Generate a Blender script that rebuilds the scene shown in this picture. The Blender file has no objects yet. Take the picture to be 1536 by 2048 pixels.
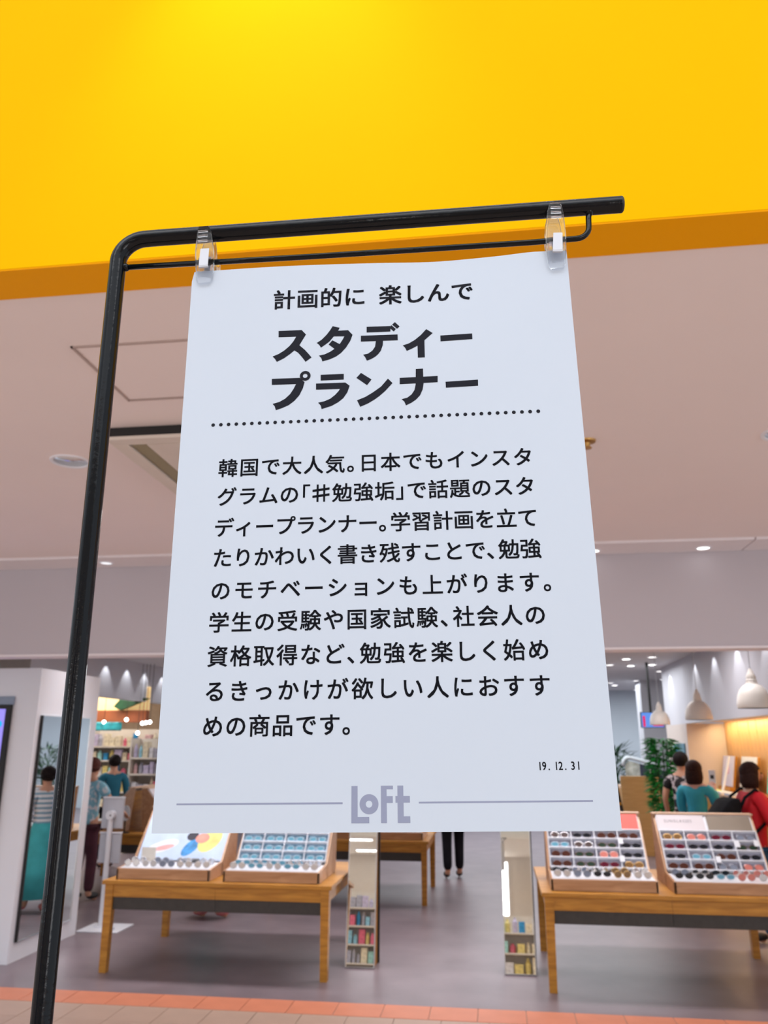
import bpy, bmesh, math, random
from mathutils import Vector, Matrix
R = math.radians
random.seed(7)
S = bpy.context.scene
COL = S.collection

# ---------------------------------------------------------------- camera
# world: X along the shop front, Y into the shop, Z up, metres
PITCH, ROLL, YAW, EYE = R(16.15), R(.18), R(7.7), 1.68
f0 = Vector((-math.sin(YAW), math.cos(YAW), 0)); r0 = Vector((math.cos(YAW), math.sin(YAW), 0)); zz = Vector((0, 0, 1))
fw = f0*math.cos(PITCH)+zz*math.sin(PITCH); up = zz*math.cos(PITCH)-f0*math.sin(PITCH)
ri = r0*math.cos(ROLL)+up*math.sin(ROLL); u2 = up*math.cos(ROLL)-r0*math.sin(ROLL)
cd = bpy.data.cameras.new('camera'); cam = bpy.data.objects.new('camera', cd); COL.objects.link(cam)
cam.matrix_world = Matrix(((ri.x, u2.x, -fw.x, 0), (ri.y, u2.y, -fw.y, 0), (ri.z, u2.z, -fw.z, EYE), (0, 0, 0, 1)))
cd.sensor_fit = 'VERTICAL'; cd.sensor_height = 34.6; cd.lens = 34.6*1600/2048
cd.clip_start = .02; cd.clip_end = 100
cd.dof.use_dof = True; cd.dof.focus_distance = .56; cd.dof.aperture_fstop = 15.0
S.camera = cam
# ---------------------------------------------------------------- world, exposure, lights
w = bpy.data.worlds.new('world'); S.world = w; w.use_nodes = True
w.node_tree.nodes['Background'].inputs[0].default_value = (.86, .92, 1, 1)
w.node_tree.nodes['Background'].inputs[1].default_value = 1.0
S.view_settings.view_transform = 'Standard'; S.view_settings.look = 'None'
S.view_settings.exposure = 0; S.view_settings.gamma = 1; S.view_settings.use_curve_mapping = False
S.cycles.use_denoising = True

def area(name, loc, size, power, color=(1, 1, 1), aim=None, sy=None, spread=180):
    l = bpy.data.lights.new(name, 'AREA'); l.energy = power; l.color = color; l.size = size; l.spread = R(spread)
    if sy: l.shape = 'RECTANGLE'; l.size_y = sy
    o = bpy.data.objects.new(name, l); COL.objects.link(o); o.location = loc
    d = (Vector(aim)-Vector(loc)) if aim else Vector((0, 0, -1))
    o.rotation_euler = d.to_track_quat('-Z', 'Y').to_euler(); return o
def spot(name, loc, aim, power, ang=50, color=(1, 1, 1), size=.03, blend=.6):
    l = bpy.data.lights.new(name, 'SPOT'); l.energy = power; l.color = color; l.spot_size = R(ang); l.spot_blend = blend; l.shadow_soft_size = size
    o = bpy.data.objects.new(name, l); COL.objects.link(o); o.location = loc
    o.rotation_euler = (Vector(aim)-Vector(loc)).to_track_quat('-Z', 'Y').to_euler(); return o
area('hall_light', (0, -3.6, 5.3), 7, 50, (.93, .96, 1), (0, 1.0, 2.6), 3)
area('hall_low_light', (0, -1.5, 5.0), 6, 105, (.97, .97, 1), (0, 1.6, 0), 2)
for x in (-6.8, 4.2):
    area('passage_fill_light', (x, -6.8, 1.5), 3.6, 115, (.92, .95, 1), (x*.4, 3.0, 2.0), 2.6)  # fill pair added behind the camera to brighten ceiling and poster, no shopfront modelled
area('shop_light', (-1.0, 7.0, 2.93), 6.2, 52, (1, .95, .96), None, .4, 90)
area('shop_light', (-.6, 10.4, 2.93), 6.6, 95, (1, .95, .96), None, 1.2)
area('shop_light', (-.2, 15, 2.93), 6, 190, (.93, .97, 1), None, 3)
area('shop_light', (1.8, 19, 2.93), 7, 190, (.90, .96, 1), None, 2)
area('front_light', (0, 4.6, 2.96), 5.5, 10, (1, .96, .95), None, .25)
area('variety_shop_light', (-7.2, 12.6, 2.9), 2.2, 130, (1, .95, .90), None, 3)
spot('fascia_spot', (-.62, 1.2, 4.6), (-.62, 1.87, 3.6), 26, 62, (1, 1, 1), .05, .9)
spot('fascia_spot', (1.6, 1.2, 4.75), (1.6, 1.87, 3.6), 30, 62, (1, 1, 1), .05, .9)

# ---------------------------------------------------------------- materials
MATS = {}
def mat(name, col, rough=.6, metal=0, noise=0, scale=8, emis=0, trans=0, spec=.5, bump=0, alpha=1, coat=0):
    if name in MATS: return MATS[name]
    m = bpy.data.materials.new(name); m.use_nodes = True; nt = m.node_tree; b = nt.nodes['Principled BSDF']
    c = (*col, 1)
    b.inputs['Base Color'].default_value = c; b.inputs['Roughness'].default_value = rough; b.inputs['Metallic'].default_value = metal
    b.inputs['Specular IOR Level'].default_value = spec
    if coat: b.inputs['Coat Weight'].default_value = coat; b.inputs['Coat Roughness'].default_value = .08
    if emis: b.inputs['Emission Color'].default_value = c; b.inputs['Emission Strength'].default_value = emis
    if trans: b.inputs['Transmission Weight'].default_value = trans; b.inputs['IOR'].default_value = 1.45
    if alpha < 1: b.inputs['Alpha'].default_value = alpha
    if noise or bump:
        t = nt.nodes.new('ShaderNodeTexCoord'); n = nt.nodes.new('ShaderNodeTexNoise'); n.inputs['Scale'].default_value = scale; n.inputs['Detail'].default_value = 4
        nt.links.new(t.outputs['Object'], n.inputs['Vector'])
        if noise:
            r = nt.nodes.new('ShaderNodeValToRGB')
            r.color_ramp.elements[0].position = .3; r.color_ramp.elements[1].position = .7
            r.color_ramp.elements[0].color = (*[max(0, x*(1-noise)) for x in col], 1); r.color_ramp.elements[1].color = (*[min(1, x*(1+noise)) for x in col], 1)
            nt.links.new(n.outputs['Fac'], r.inputs['Fac']); nt.links.new(r.outputs['Color'], b.inputs['Base Color'])
        if bump:
            bp = nt.nodes.new('ShaderNodeBump'); bp.inputs['Strength'].default_value = bump; bp.inputs['Distance'].default_value = .002
            nt.links.new(n.outputs['Fac'], bp.inputs['Height']); nt.links.new(bp.outputs['Normal'], b.inputs['Normal'])
    MATS[name] = m; return m
def wood(name, c1, c2, scale=(1.5, 14, 14), rough=.45):
    if name in MATS: return MATS[name]
    m = bpy.data.materials.new(name); m.use_nodes = True; nt = m.node_tree; b = nt.nodes['Principled BSDF']
    t = nt.nodes.new('ShaderNodeTexCoord'); mp = nt.nodes.new('ShaderNodeMapping'); mp.inputs['Scale'].default_value = scale
    n = nt.nodes.new('ShaderNodeTexNoise'); n.inputs['Scale'].default_value = 2.2; n.inputs['Detail'].default_value = 6; n.inputs['Distortion'].default_value = .8
    r = nt.nodes.new('ShaderNodeValToRGB'); r.color_ramp.elements[0].position = .32; r.color_ramp.elements[1].position = .7
    r.color_ramp.elements[0].color = (*c1, 1); r.color_ramp.elements[1].color = (*c2, 1)
    nt.links.new(t.outputs['Object'], mp.inputs[0]); nt.links.new(mp.outputs[0], n.inputs['Vector']); nt.links.new(n.outputs['Fac'], r.inputs['Fac'])
    nt.links.new(r.outputs['Color'], b.inputs['Base Color']); b.inputs['Roughness'].default_value = rough
    MATS[name] = m; return m
def ss(r, g, b): return tuple(((x/255)/12.92 if x/255 <= .04045 else ((x/255+.055)/1.055)**2.4) for x in (r, g, b))

M_yellow = mat('yellow_paint', (.80, .425, .0), .7, spec=.03, noise=.012, scale=2)
M_ceil = mat('ceiling_paint', (.90, .80, .79), .9, noise=.012, scale=1.5)
M_bulk = mat('bulkhead_paint', (.545, .505, .545), .85, noise=.015, scale=1.5)
M_trim = mat('trim_paint', (.85, .80, .83), .7, noise=.01)
M_white = mat('white_panel', (.86, .87, .93), .5, noise=.012, scale=3)
M_greyw = mat('pale_grey_wall', (.60, .60, .65), .8, noise=.02, scale=2)
M_bluew = mat('cool_grey_wall', (.52, .58, .64), .8, noise=.02, scale=2)
M_beige = mat('beige_wall', (.62, .54, .50), .8, noise=.02)
M_brownw = mat('grey_brown_wall', (.30, .28, .26), .8, noise=.05)
M_wood = wood('oak', (.36, .145, .010), (.57, .26, .030))
M_wood2 = wood('oak_plank', (.45, .26, .11), (.62, .39, .18), (12, 12, 1.2))
M_pale = wood('pale_oak', (.62, .40, .26), (.75, .52, .36))
M_dark = mat('charcoal_panel', (.042, .038, .034), .6, noise=.12, scale=30)
M_black = mat('black_gloss_paint', (.004, .005, .007), .10, coat=0, bump=.10, scale=160, spec=.24)
M_blk = mat('black_matte', (.012, .012, .013), .6, noise=.1)
M_acr = mat('white_acrylic', (.80, .82, .88), .3, noise=.01)
M_mirror = mat('mirror_glass', (.93, .95, .95), .015, 1)
M_clear = mat('clear_plastic', (.93, .95, 1), .06, trans=1.0, alpha=.82)
M_metal = mat('brushed_metal', (.62, .63, .65), .3, 1, noise=.05)
M_strip = mat('white_spring_steel', (.60, .62, .68), .35, noise=.01)
M_paper = mat('poster_paper', (.555, .615, .70), .8, spec=.1, noise=.006, scale=6)
M_ink = mat('black_ink', (.014, .015, .022), .8, noise=.03, spec=.15)
M_logo = mat('grey_ink', ss(140, 146, 170), .6, noise=.01)
M_glow = mat('lamp_glow', (1, .98, .95), emis=9)
M_glow2 = mat('small_lamp_glow', (1, .98, .95), emis=3.5)
M_dim = mat('dim_lamp', (.85, .9, .95), emis=.9)
M_alu = mat('reflector', (.75, .8, .86), .15, 1, noise=.03)
M_enamel = mat('cream_enamel', (.78, .75, .70), .35, noise=.01)
M_skin = mat('skin', (.62, .33, .22), .6, noise=.05)
M_skin2 = mat('fair_skin', (.72, .42, .34), .6, noise=.05)
M_hair = mat('black_hair', (.012, .008, .008), .65, noise=.3, scale=60, spec=.15)
M_hairb = mat('dark_brown_hair', (.030, .012, .010), .65, noise=.3, scale=60, spec=.15)
M_hairr = mat('red_brown_hair', (.10, .028, .020), .65, noise=.3, scale=60, spec=.2)
M_green = mat('leaf_green', (.02, .27, .045), .5, noise=.4, scale=12)
M_green2 = mat('dark_leaf_green', (.01, .07, .02), .5, noise=.4, scale=12)

# ---------------------------------------------------------------- mesh helpers
class MB:
    def __init__(s): s.b = bmesh.new()
    def box(s, x0, x1, y0, y1, z0, z1, bev=0):
        r = bmesh.ops.create_cube(s.b, size=1, matrix=Matrix.Translation(((x0+x1)/2, (y0+y1)/2, (z0+z1)/2)) @ Matrix.Diagonal((abs(x1-x0), abs(y1-y0), abs(z1-z0), 1)))
        if bev:
            e = list({e for v in r['verts'] for e in v.link_edges}); bmesh.ops.bevel(s.b, geom=e, offset=bev, segments=2, affect='EDGES', profile=.5)
        return s
    def prism(s, pts, axis, a, b):
        # pts 2D polygon extruded along axis from a to b
        def P(p, t): return {'x': (t, p[0], p[1]), 'y': (p[0], t, p[1]), 'z': (p[0], p[1], t)}[axis]
        A = [s.b.verts.new(P(p, a)) for p in pts]; B = [s.b.verts.new(P(p, b)) for p in pts]
        s.b.faces.new(A); s.b.faces.new(B[::-1]); n = len(pts)
        for i in range(n): s.b.faces.new((A[i], B[i], B[(i+1) % n], A[(i+1) % n]))
        return s
    def tube(s, path, r, seg=12, cap=True, closed=False):
        path = [Vector(p) for p in path]; rings = []; n = len(path); prev = None
        for i, p in enumerate(path):
            if closed: t = path[(i+1) % n]-path[i-1]
            else: t = path[min(i+1, n-1)]-path[max(i-1, 0)]
            t.normalize()
            if prev is None:
                a = Vector((0, 0, 1)) if abs(t.z) < .9 else Vector((1, 0, 0)); x = t.cross(a).normalized()
            else: x = (prev-t*prev.dot(t)).normalized()
            prev = x; y = t.cross(x); rr = r[i] if isinstance(r, (list, tuple)) else r
            rings.append([s.b.verts.new(p+(x*math.cos(2*math.pi*k/seg)+y*math.sin(2*math.pi*k/seg))*rr) for k in range(seg)])
        for i in range(n if closed else n-1):
            A, B = rings[i], rings[(i+1) % n]
            for k in range(seg): s.b.faces.new((A[k], A[(k+1) % seg], B[(k+1) % seg], B[k]))
        if cap and not closed: s.b.faces.new(rings[0][::-1]); s.b.faces.new(rings[-1])
        return s
    def lathe(s, prof, c=(0, 0, 0), seg=24, sx=1, sy=1):
        rings = [[s.b.verts.new((c[0]+r*sx*math.cos(2*math.pi*k/seg), c[1]+r*sy*math.sin(2*math.pi*k/seg), c[2]+z)) for k in range(seg)] for r, z in prof]
        for A, B in zip(rings, rings[1:]):
            for k in range(seg): s.b.faces.new((A[k], A[(k+1) % seg], B[(k+1) % seg], B[k]))
        for g in (rings[0], rings[-1]):
            try: s.b.faces.new(g)
            except Exception: pass
        return s
    def ball(s, c, r, sx=1, sy=1, sz=1, u=14, v=10):
        bmesh.ops.create_uvsphere(s.b, u_segments=u, v_segments=v, radius=r, matrix=Matrix.Translation(c) @ Matrix.Diagonal((sx, sy, sz, 1))); return s
    def poly(s, pts):
        s.b.faces.new([s.b.verts.new(p) for p in pts]); return s
    def build(s, name, m, parent=None, smooth=False, recalc=True):
        if recalc: bmesh.ops.recalc_face_normals(s.b, faces=s.b.faces)
        me = bpy.data.meshes.new(name); s.b.to_mesh(me); s.b.free(); me.materials.append(m)
        if smooth:
            for p in me.polygons: p.use_smooth = True
            if smooth == 'auto':
                import itertools
                me.set_sharp_from_angle(angle=R(38))
        o = bpy.data.objects.new(name, me); COL.objects.link(o)
        if parent is not None: o.parent = parent
        return o
def tag(o, label=None, cat=None, group=None, kind=None):
    if label: o['label'] = label
    if cat: o['category'] = cat
    if group: o['group'] = group
    if kind: o['kind'] = kind
    return o
def thing(name, label, cat, loc=(0, 0, 0), rz=0, group=None, mw=None):
    o = bpy.data.objects.new(name, None); o.empty_display_size = .1; COL.objects.link(o)
    if mw is not None: o.matrix_world = mw
    else: o.location = loc; o.rotation_euler = (0, 0, rz)
    return tag(o, label, cat, group)
def struct(name, mb, m, label=None, parent=None):
    o = mb.build(name, m, parent)
    if parent is None: tag(o, label, None, None, 'structure')
    return o
def copy_tree(o, parent=None):
    c = o.copy(); COL.objects.link(c); c.parent = parent
    for ch in list(o.children): copy_tree(ch, c)
    return c

# ---------------------------------------------------------------- setting
struct('floor', MB().box(-10, 6, 6.02, 22, -.12, 0), mat('grey_vinyl', (.205, .162, .182), .38, noise=.13, scale=3.0), 'grey mauve mottled vinyl floor inside the shop')
hf = struct('floor_hall', MB().box(-10, 6, -7, 6.02, -.12, -.006), mat('grout', (.38, .30, .25), .8, noise=.1), 'beige tiled floor of the passage in front of the shop')
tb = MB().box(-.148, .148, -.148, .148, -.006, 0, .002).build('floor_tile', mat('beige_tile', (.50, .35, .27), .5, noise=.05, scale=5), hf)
tb.location = (-4.0+.15, 5.60, 0)
k = 0
for j in range(3):
    for i in range(20):
        if i == 0 and j == 0: continue
        c = tb.copy(); COL.objects.link(c); c.location = (-3.85+.3*i, 5.60-.3*j, 0)
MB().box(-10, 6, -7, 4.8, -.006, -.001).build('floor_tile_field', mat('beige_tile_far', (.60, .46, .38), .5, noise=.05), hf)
strip = struct('trim_1', MB().box(-10, 6, 5.752, 6.02, -.05, -.004), mat('grout', 0), 'terracotta orange tile strip along the shop threshold')
ob = MB().box(-.153, .153, -.132, .132, -.004, .001, .002).build('threshold_tile', mat('terracotta_tile', (.66, .23, .125), .5, noise=.06, scale=5), strip)
for i in range(22):
    c = ob if i == 0 else ob.copy()
    if i: COL.objects.link(c)
    c.location = (-4.05+.31*i, 5.886, 0)

def holed(name, x0, x1, y0, y1, z, holes, th, m, label):
    b = bmesh.new(); E = []
    def loop(pts):
        vs = [b.verts.new(p) for p in pts]
        for i in range(len(vs)): E.append(b.edges.new((vs[i], vs[(i+1) % len(vs)])))
    loop([(x0, y0, z), (x1, y0, z), (x1, y1, z), (x0, y1, z)])
    for hx, hy, hr in holes: loop([(hx+hr*math.cos(a*math.pi/12), hy+hr*math.sin(a*math.pi/12), z) for a in range(24)])
    bmesh.ops.triangle_fill(b, edges=E, use_beauty=True)
    g = bmesh.ops.extrude_face_region(b, geom=list(b.faces)); bmesh.ops.translate(b, vec=(0, 0, th), verts=[v for v in g['geom'] if isinstance(v, bmesh.types.BMVert)])
    bmesh.ops.recalc_face_normals(b, faces=b.faces)
    me = bpy.data.meshes.new(name); b.to_mesh(me); b.free(); me.materials.append(m)
    o = bpy.data.objects.new(name, me); COL.objects.link(o); return tag(o, label, None, None, 'structure')
DL = [(-2.01, 3.445, .085), (1.305, 3.49, .085)]
holed('ceiling', -6, 6, 2.02, 5.72, 3.0, DL, .02, M_ceil, 'dusty pink painted ceiling with hatch, cassette and downlights')
MB().box(-6, 6, 2.02, 5.72, 3.12, 3.14).build('upper_slab', M_blk, bpy.data.objects['ceiling'])
struct('ceiling_shop', MB().box(-10, 6, 5.87, 22, 3.0, 3.1), mat('shop_ceiling_paint', (.62, .60, .62), .9, noise=.02), 'pale grey ceiling deep inside the shop')
struct('wall_fascia', MB().box(-6, 6, 1.87, 2.02, 3.0, 5.4), M_yellow, 'bright yellow fascia band above the passage')
struct('trim_4', MB().box(-6, 6, 1.872, 2.02, 2.996, 3.001), mat('deep_yellow_paint', (.95, .40, .0), .6, spec=.1), 'orange yellow underside strip of the fascia')
struct('wall_bulkhead', MB().box(-10, 6, 5.72, 5.87, 2.322, 3.1), M_bulk, 'dusty pink bulkhead over the shop entrance')
struct('trim_2', MB().box(-10, 6, 5.705, 5.885, 2.305, 2.322, .003), M_trim, 'pale lip along the bottom of the bulkhead')
tr3 = struct('trim_3', MB().box(-6, 1.74, 5.40, 5.719, 2.982, 3.0, .002).box(1.75, 6, 5.40, 5.719, 2.982, 3.0, .002), M_trim, 'pale channel strip where ceiling meets bulkhead')
# hatch
h = thing('ceiling_hatch', 'square access hatch with thin metal rim in the pink ceiling', 'hatch', (-1.185, 2.565, 3.0))
MB().box(-.215, .215, -.215, .215, -.003, 0, .002).build('hatch_door', M_ceil, h)
f = MB()
for a in (-1, 1): f.box(a*.225-.004, a*.225+.004, -.229, .229, -.006, 0); f.box(-.229, .229, a*.225-.004, a*.225+.004, -.006, 0)
f.build('rim', mat('hatch_rim', (.48, .38, .35), .6, noise=.03), h)
MB().lathe([(0, -.008), (.006, -.008), (.007, -.003)], (.09, .20, 0), 10).build('latch', M_metal, h)
# air conditioner cassette
a = thing('air_conditioner', 'square ceiling air conditioner cassette with dark slots behind the poster', 'air conditioner', (-1.155, 3.525, 3.0))
fr_ = MB().box(-.475, .475, -.475, -.405, -.062, -.046, .003).box(-.475, .475, .405, .475, -.062, -.046, .003)
for s_ in (-1, 1): fr_.box(s_*.44-.035, s_*.44+.035, -.405, .405, -.062, -.046, .003)
fr_.build('panel_frame', mat('ac_plastic', (.74, .67, .60), .5, noise=.02), a)
MB().box(-.487, .46, -.46, .475, -.045, .0).build('housing', M_blk, a)
MB().box(-.325, .325, -.395, .395, -.060, -.046, .004).build('intake_grille', mat('ac_plastic', 0), a)
for s_ in (-1, 1): MB().box(s_*.365-.034, s_*.365+.034, -.39, .39, -.054, -.048, .002).build('louvre', mat('ac_louvre', (.30, .26, .15), .5, noise=.05), a)
# sprinkler
a = thing('sprinkler', 'small brass sprinkler head beside the poster right edge', 'sprinkler', (.455, 3.48, 3.0))
MB().lathe([(.04, 0), (.038, -.008), (.015, -.012), (.012, -.03), (.02, -.034), (.02, -.037), (0, -.037)], seg=16).build('head', mat('brass', (.55, .34, .12), .4, 1, noise=.05), a, 'auto')
for n_, (hx, hy, hr) in enumerate(DL):
    a = thing('downlight', ('recessed downlight left of the black pole', 'recessed downlight at the right frame edge above the shop')[n_], 'downlight', (hx, hy, 3.0))
    MB().lathe([(hr+.012, 0), (hr+.010, -.006), (hr-.004, -.005), (hr-.006, .0)], seg=28).build('trim_ring', M_white, a, 'auto')
    MB().lathe([(hr-.002, -.001), (hr-.008, .03), (hr-.03, .07), (.03, .10)], seg=28).build('reflector', M_alu, a, True)
    MB().lathe([(.03, .098), (0, .096)], seg=16).build('bulb', M_glow2, a)
for n_, (x, y) in enumerate(((-2.86, 5.56), (.72, 5.6), (1.46, 5.6))):
    a = thing('downlight', ('tiny downlight in the channel strip left of the poster', 'tiny lit downlight touching the poster right edge', 'tiny lit downlight in the channel strip at right')[n_], 'downlight', (x, y, 2.982))
    MB().lathe([(.055, 0), (.054, -.005), (.042, -.006), (.04, -.001)], seg=20).build('trim_ring', M_white, a, 'auto')
    MB().lathe([(.041, -.003), (0, -.004)], seg=20).build('bulb', M_glow2 if n_ else M_dim, a)

# left partition
PF = struct('wall_left', MB().box(-10, -3.87, 6.57, 7.65, 0, 2.30), M_white, 'white partition block at the left of the entrance')
a = thing('wall_mirror', 'tall mirror with thin black edge on the white partition', 'mirror', (-3.868, 7.075, .15))
MB().box(0, .012, -.425, .425, 0, 1.75).build('mirror_pane', M_mirror, a)
MB().box(0, .022, -.44, -.425, -.005, 1.755).build('black_edge', M_blk, a)
MB().box(0, .016, .425, .43, -.005, 1.755).box(0, .016, -.43, .43, 1.75, 1.756).box(0, .016, -.43, .43, -.006, 0).build('frame', M_metal, a)
a = thing('display_screen', 'lilac digital display with black bezel at the left frame edge', 'screen', (-4.09, 6.565, 0))
MB().box(-1.2, 0, -.03, 0, .75, 1.99, .004).build('bezel', M_blk, a)
MB().box(-1.2, -.045, -.034, -.028, .8, 1.955).build('screen_panel', mat('lilac_screen', (.28, .24, .80), .3, emis=.75, noise=.12, scale=3), a)
MB().box(-1.2, .01, -.012, 0, 1.99, 2.06, .002).build('header_strip', mat('steel_blue', (.28, .34, .45), .5, noise=.03), a)
MB().prism([(-.09+.03*math.cos(t*.5236), 1.83+.03*math.sin(t*.5236)) for t in range(12)], 'y', -.0355, -.034).build('blue_icon', mat('cyan_print', (.0, .45, .95), .4, emis=.7), a)

struct('wall_rear_left', MB().box(-6.15, -6.0, 7.7, 9.9, 2.367, 3.0), M_brownw, 'grey brown panel above the left partition')
struct('wall_left_upper', MB().box(-6.15, -6.0, 9.9, 21.5, 2.367, 3.0), M_greyw, 'pale upper wall washed by three spotlights at the left')
for i, y in enumerate((11.05, 12.0, 12.75, 13.45, 14.2)):
    spot('wall_washer', (-5.86, y, 2.97), (-5.98, y, 2.3), 7, 75, (.95, .97, 1), .01, .5)
struct('wall_right_upper', MB().box(3.0, 3.15, 5.9, 15.2, 2.0, 3.0), M_greyw, 'pale upper wall washed by spotlights at the right')
struct('wall_right_column', MB().box(3.0, 4.3, 13.65, 15.2, 0, 2.0), M_beige, 'beige end wall beside the wooden recess')
struct('wall_right', MB().box(3.60, 3.75, 5.9, 13.65, 0, 2.3), M_beige, 'back of the wooden display recess')
for y in (8.3, 9.4, 10.5, 11.6, 12.7, 14.5):
    spot('wall_washer', (2.86, y, 2.97), (2.99, y, 2.2), 8, 75, (.95, .97, 1), .01, .5)
area('recess_strip_light', (3.40, 10, 2.00), 7.0, 55, (1, .70, .36), (3.56, 10, 1.5), .06)
struct('ceiling_recess', MB().box(3.15, 3.6, 5.9, 13.65, 2.02, 2.08), M_beige, 'soffit over the wooden recess')
wr = bpy.data.objects['wall_right']
pk = MB().box(3.575, 3.60, -.088, .088, 1.02, 2.02, .004).build('plank', M_wood2, wr)
for i in range(36):
    c = pk if i == 0 else pk.copy()
    if i: COL.objects.link(c)
    c.location = (random.uniform(-.004, .004), 13.55-.18*i, 0)
struct('wall_back', MB().box(-10, 6, 21.5, 21.7, 0, 3.0), M_bluew, 'cool grey rear wall far inside')
struct('wall_back_pier', MB().box(3.09, 3.8, 18, 18.6, 0, 3.0), M_greyw, 'pale pier in front of the rear wall')
struct('wall_far_right', MB().box(5.9, 6, 5.9, 21.5, 0, 3.0), M_greyw, 'far right side wall')
struct('wall_variety_back', MB().box(-10, -5.6, 15.7, 15.8, 0, 3.0), mat('tan_wall', (.38, .28, .19), .8, noise=.1), 'tan rear wall of the colourful shop at left')
struct('wall_outer_left', MB().box(-10, -9.9, 7.65, 15.7, 0, 3.0), M_beige, 'outer side wall of the colourful shop')
struct('wall_hall', MB().box(-10, 6, -7.1, -7, 0, 5.6), mat('cream_wall', (.66, .60, .53), .8, noise=.02), 'cream wall across the passage behind the viewer')
struct('ceiling_hall', MB().box(-10, 6, -7, -4.6, 3.0, 3.1), mat('cream_wall', 0), 'cream ceiling across the passage')

# ---------------------------------------------------------------- poster, stand and clips, in the poster's own plane (x right, y up, z to viewer)
SU = Vector((.9983, .0565, .0163)).normalized(); SV = Vector((-.018, .0299, .9994)); SV = (SV-SU*SV.dot(SU)).normalized(); SN = SU.cross(SV)
SO = Vector((-.2213, .5265, 1.624))
FR = Matrix(((SU.x, SV.x, SN.x, SO.x), (SU.y, SV.y, SN.y, SO.y), (SU.z, SV.z, SN.z, SO.z), (0, 0, 0, 1)))
def arc(c, r, a0, a1, n=8): return [(c[0]+r*math.cos(R(a0+(a1-a0)*i/n)), c[1]+r*math.sin(R(a0+(a1-a0)*i/n)), 0) for i in range(n+1)]
# foot where the pole meets the floor
vfl = -(SO.z+SU.z*-.051)/SV.z
foot = SO+SU*(-.0508)+SV*vfl
st = thing('sign_stand', 'glossy black steel pole stand with horizontal bar holding the poster', 'stand', foot)
inv = Matrix.Translation(-foot) @ FR
def instand(mb, name, m, smooth=True):
    o = mb.build(name, m, st, smooth); o.matrix_local = inv; return o
pole = [(-.0508, vfl+.012, 0), (-.0535, -.9, 0), (-.0602, -.067, 0), (-.0626, .353, 0)] + [(x, y, 0) for x, y, _ in arc((-.0412, .4330), .0218, 180, 92, 9)] + [(-.03, .4551, 0), (.15, .4577, 0), (.3425, .4605, 0)]
instand(MB().tube(pole, .0066, 20), 'pole', M_black, 'auto')
instand(MB().tube([(.3425, .4605, 0), (.3436, .46052, 0), (.3444, .46054, 0)], [.0066, .0064, .0054], 20), 'end_cap', M_blk, 'auto')
rod = [(-.0605, .4284, 0), (.1, .4287, 0), (.27, .4301, 0), (.3055, .4312, 0)] + [(.3055+.0105*math.sin(R(t)), .4417-.0105*math.cos(R(t)), 0) for t in (15, 30, 45, 60, 75, 90)] + [(.3165, .4500, 0), (.3176, .4560, 0)]
instand(MB().tube(rod, .0023, 12), 'hanging_rod', M_black)
instand(MB().ball((-.0560, .4284, 0), .0033), 'weld', M_black)
instand(MB().ball((.3176, .4552, 0), .0034), 'weld', M_black)
MB().box(-.13, .17, -.14, .14, 0, .012, .004).build('base_plate', M_blk, st)

def disp(u, v):
    t = max(0, (v-.30)/.12)
    return .0012*math.sin(u*21+.6)*t*t+.0004*math.sin(v*11)
def topw(u): return -.0016*math.exp(-((u-.195)/.035)**2)+.0016*math.exp(-((u-.272)/.02)**2)+.0006*math.exp(-((u-.08)/.05)**2)
po = thing('poster', 'white printed paper poster with Japanese text clipped to the stand', 'poster', mw=FR)
NX, NY = 36, 48; b = bmesh.new(); G = []
for j in range(NY+1):
    row = []
    for i in range(NX+1):
        u = .297*i/NX; v = .42*j/NY
        uu = u+(.0016 if i == 0 and j == NY else 0); vv = v+topw(u)*(max(0, (v-.35)/.07)**2)
        row.append(b.verts.new((uu, vv, disp(u, v))))
    G.append(row)
for j in range(NY):
    for i in range(NX): b.faces.new((G[j][i], G[j][i+1], G[j+1][i+1], G[j+1][i]))
me = bpy.data.meshes.new('sheet'); b.to_mesh(me); b.free(); me.materials.append(M_paper)
sh = bpy.data.objects.new('sheet', me); COL.objects.link(sh); sh.parent = po
sm = sh.modifiers.new('s', 'SOLIDIFY'); sm.thickness = .00025; sm.offset = -1

GC = {}
def glyph(ch, off):
    if (ch, off) in GC: return GC[(ch, off)]
    if ch == '♯':
        V = []; Fc = []
        for q in ([(.30, -.04), (.37, -.04), (.37, .82), (.30, .82)], [(.62, -.04), (.69, -.04), (.69, .82), (.62, .82)], [(.10, .17), (.90, .26), (.90, .35), (.10, .26)], [(.10, .47), (.90, .56), (.90, .65), (.10, .56)]):
            Fc.append(tuple(range(len(V), len(V)+4))); V += q
        GC[(ch, off)] = (V, Fc); return V, Fc
    c = bpy.data.curves.new('t', 'FONT'); c.body = ch; c.offset = off; c.resolution_u = 3; c.fill_mode = 'FRONT'
    o = bpy.data.objects.new('t', c); COL.objects.link(o)
    dg = bpy.context.evaluated_depsgraph_get(); m = bpy.data.meshes.new_from_object(o.evaluated_get(dg), depsgraph=dg)
    V = [(v.co.x, v.co.y) for v in m.vertices]; Fc = [tuple(p.vertices) for p in m.polygons]
    bpy.data.objects.remove(o); bpy.data.curves.remove(c); bpy.data.meshes.remove(m)
    GC[(ch, off)] = (V, Fc); return V, Fc
ADV = {'。': .55, '、': .55, '「': .5, '」': .5, ' ': .5, '♯': 1, '.': .28}
SH = {'「': -.5, '。': 0}
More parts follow.
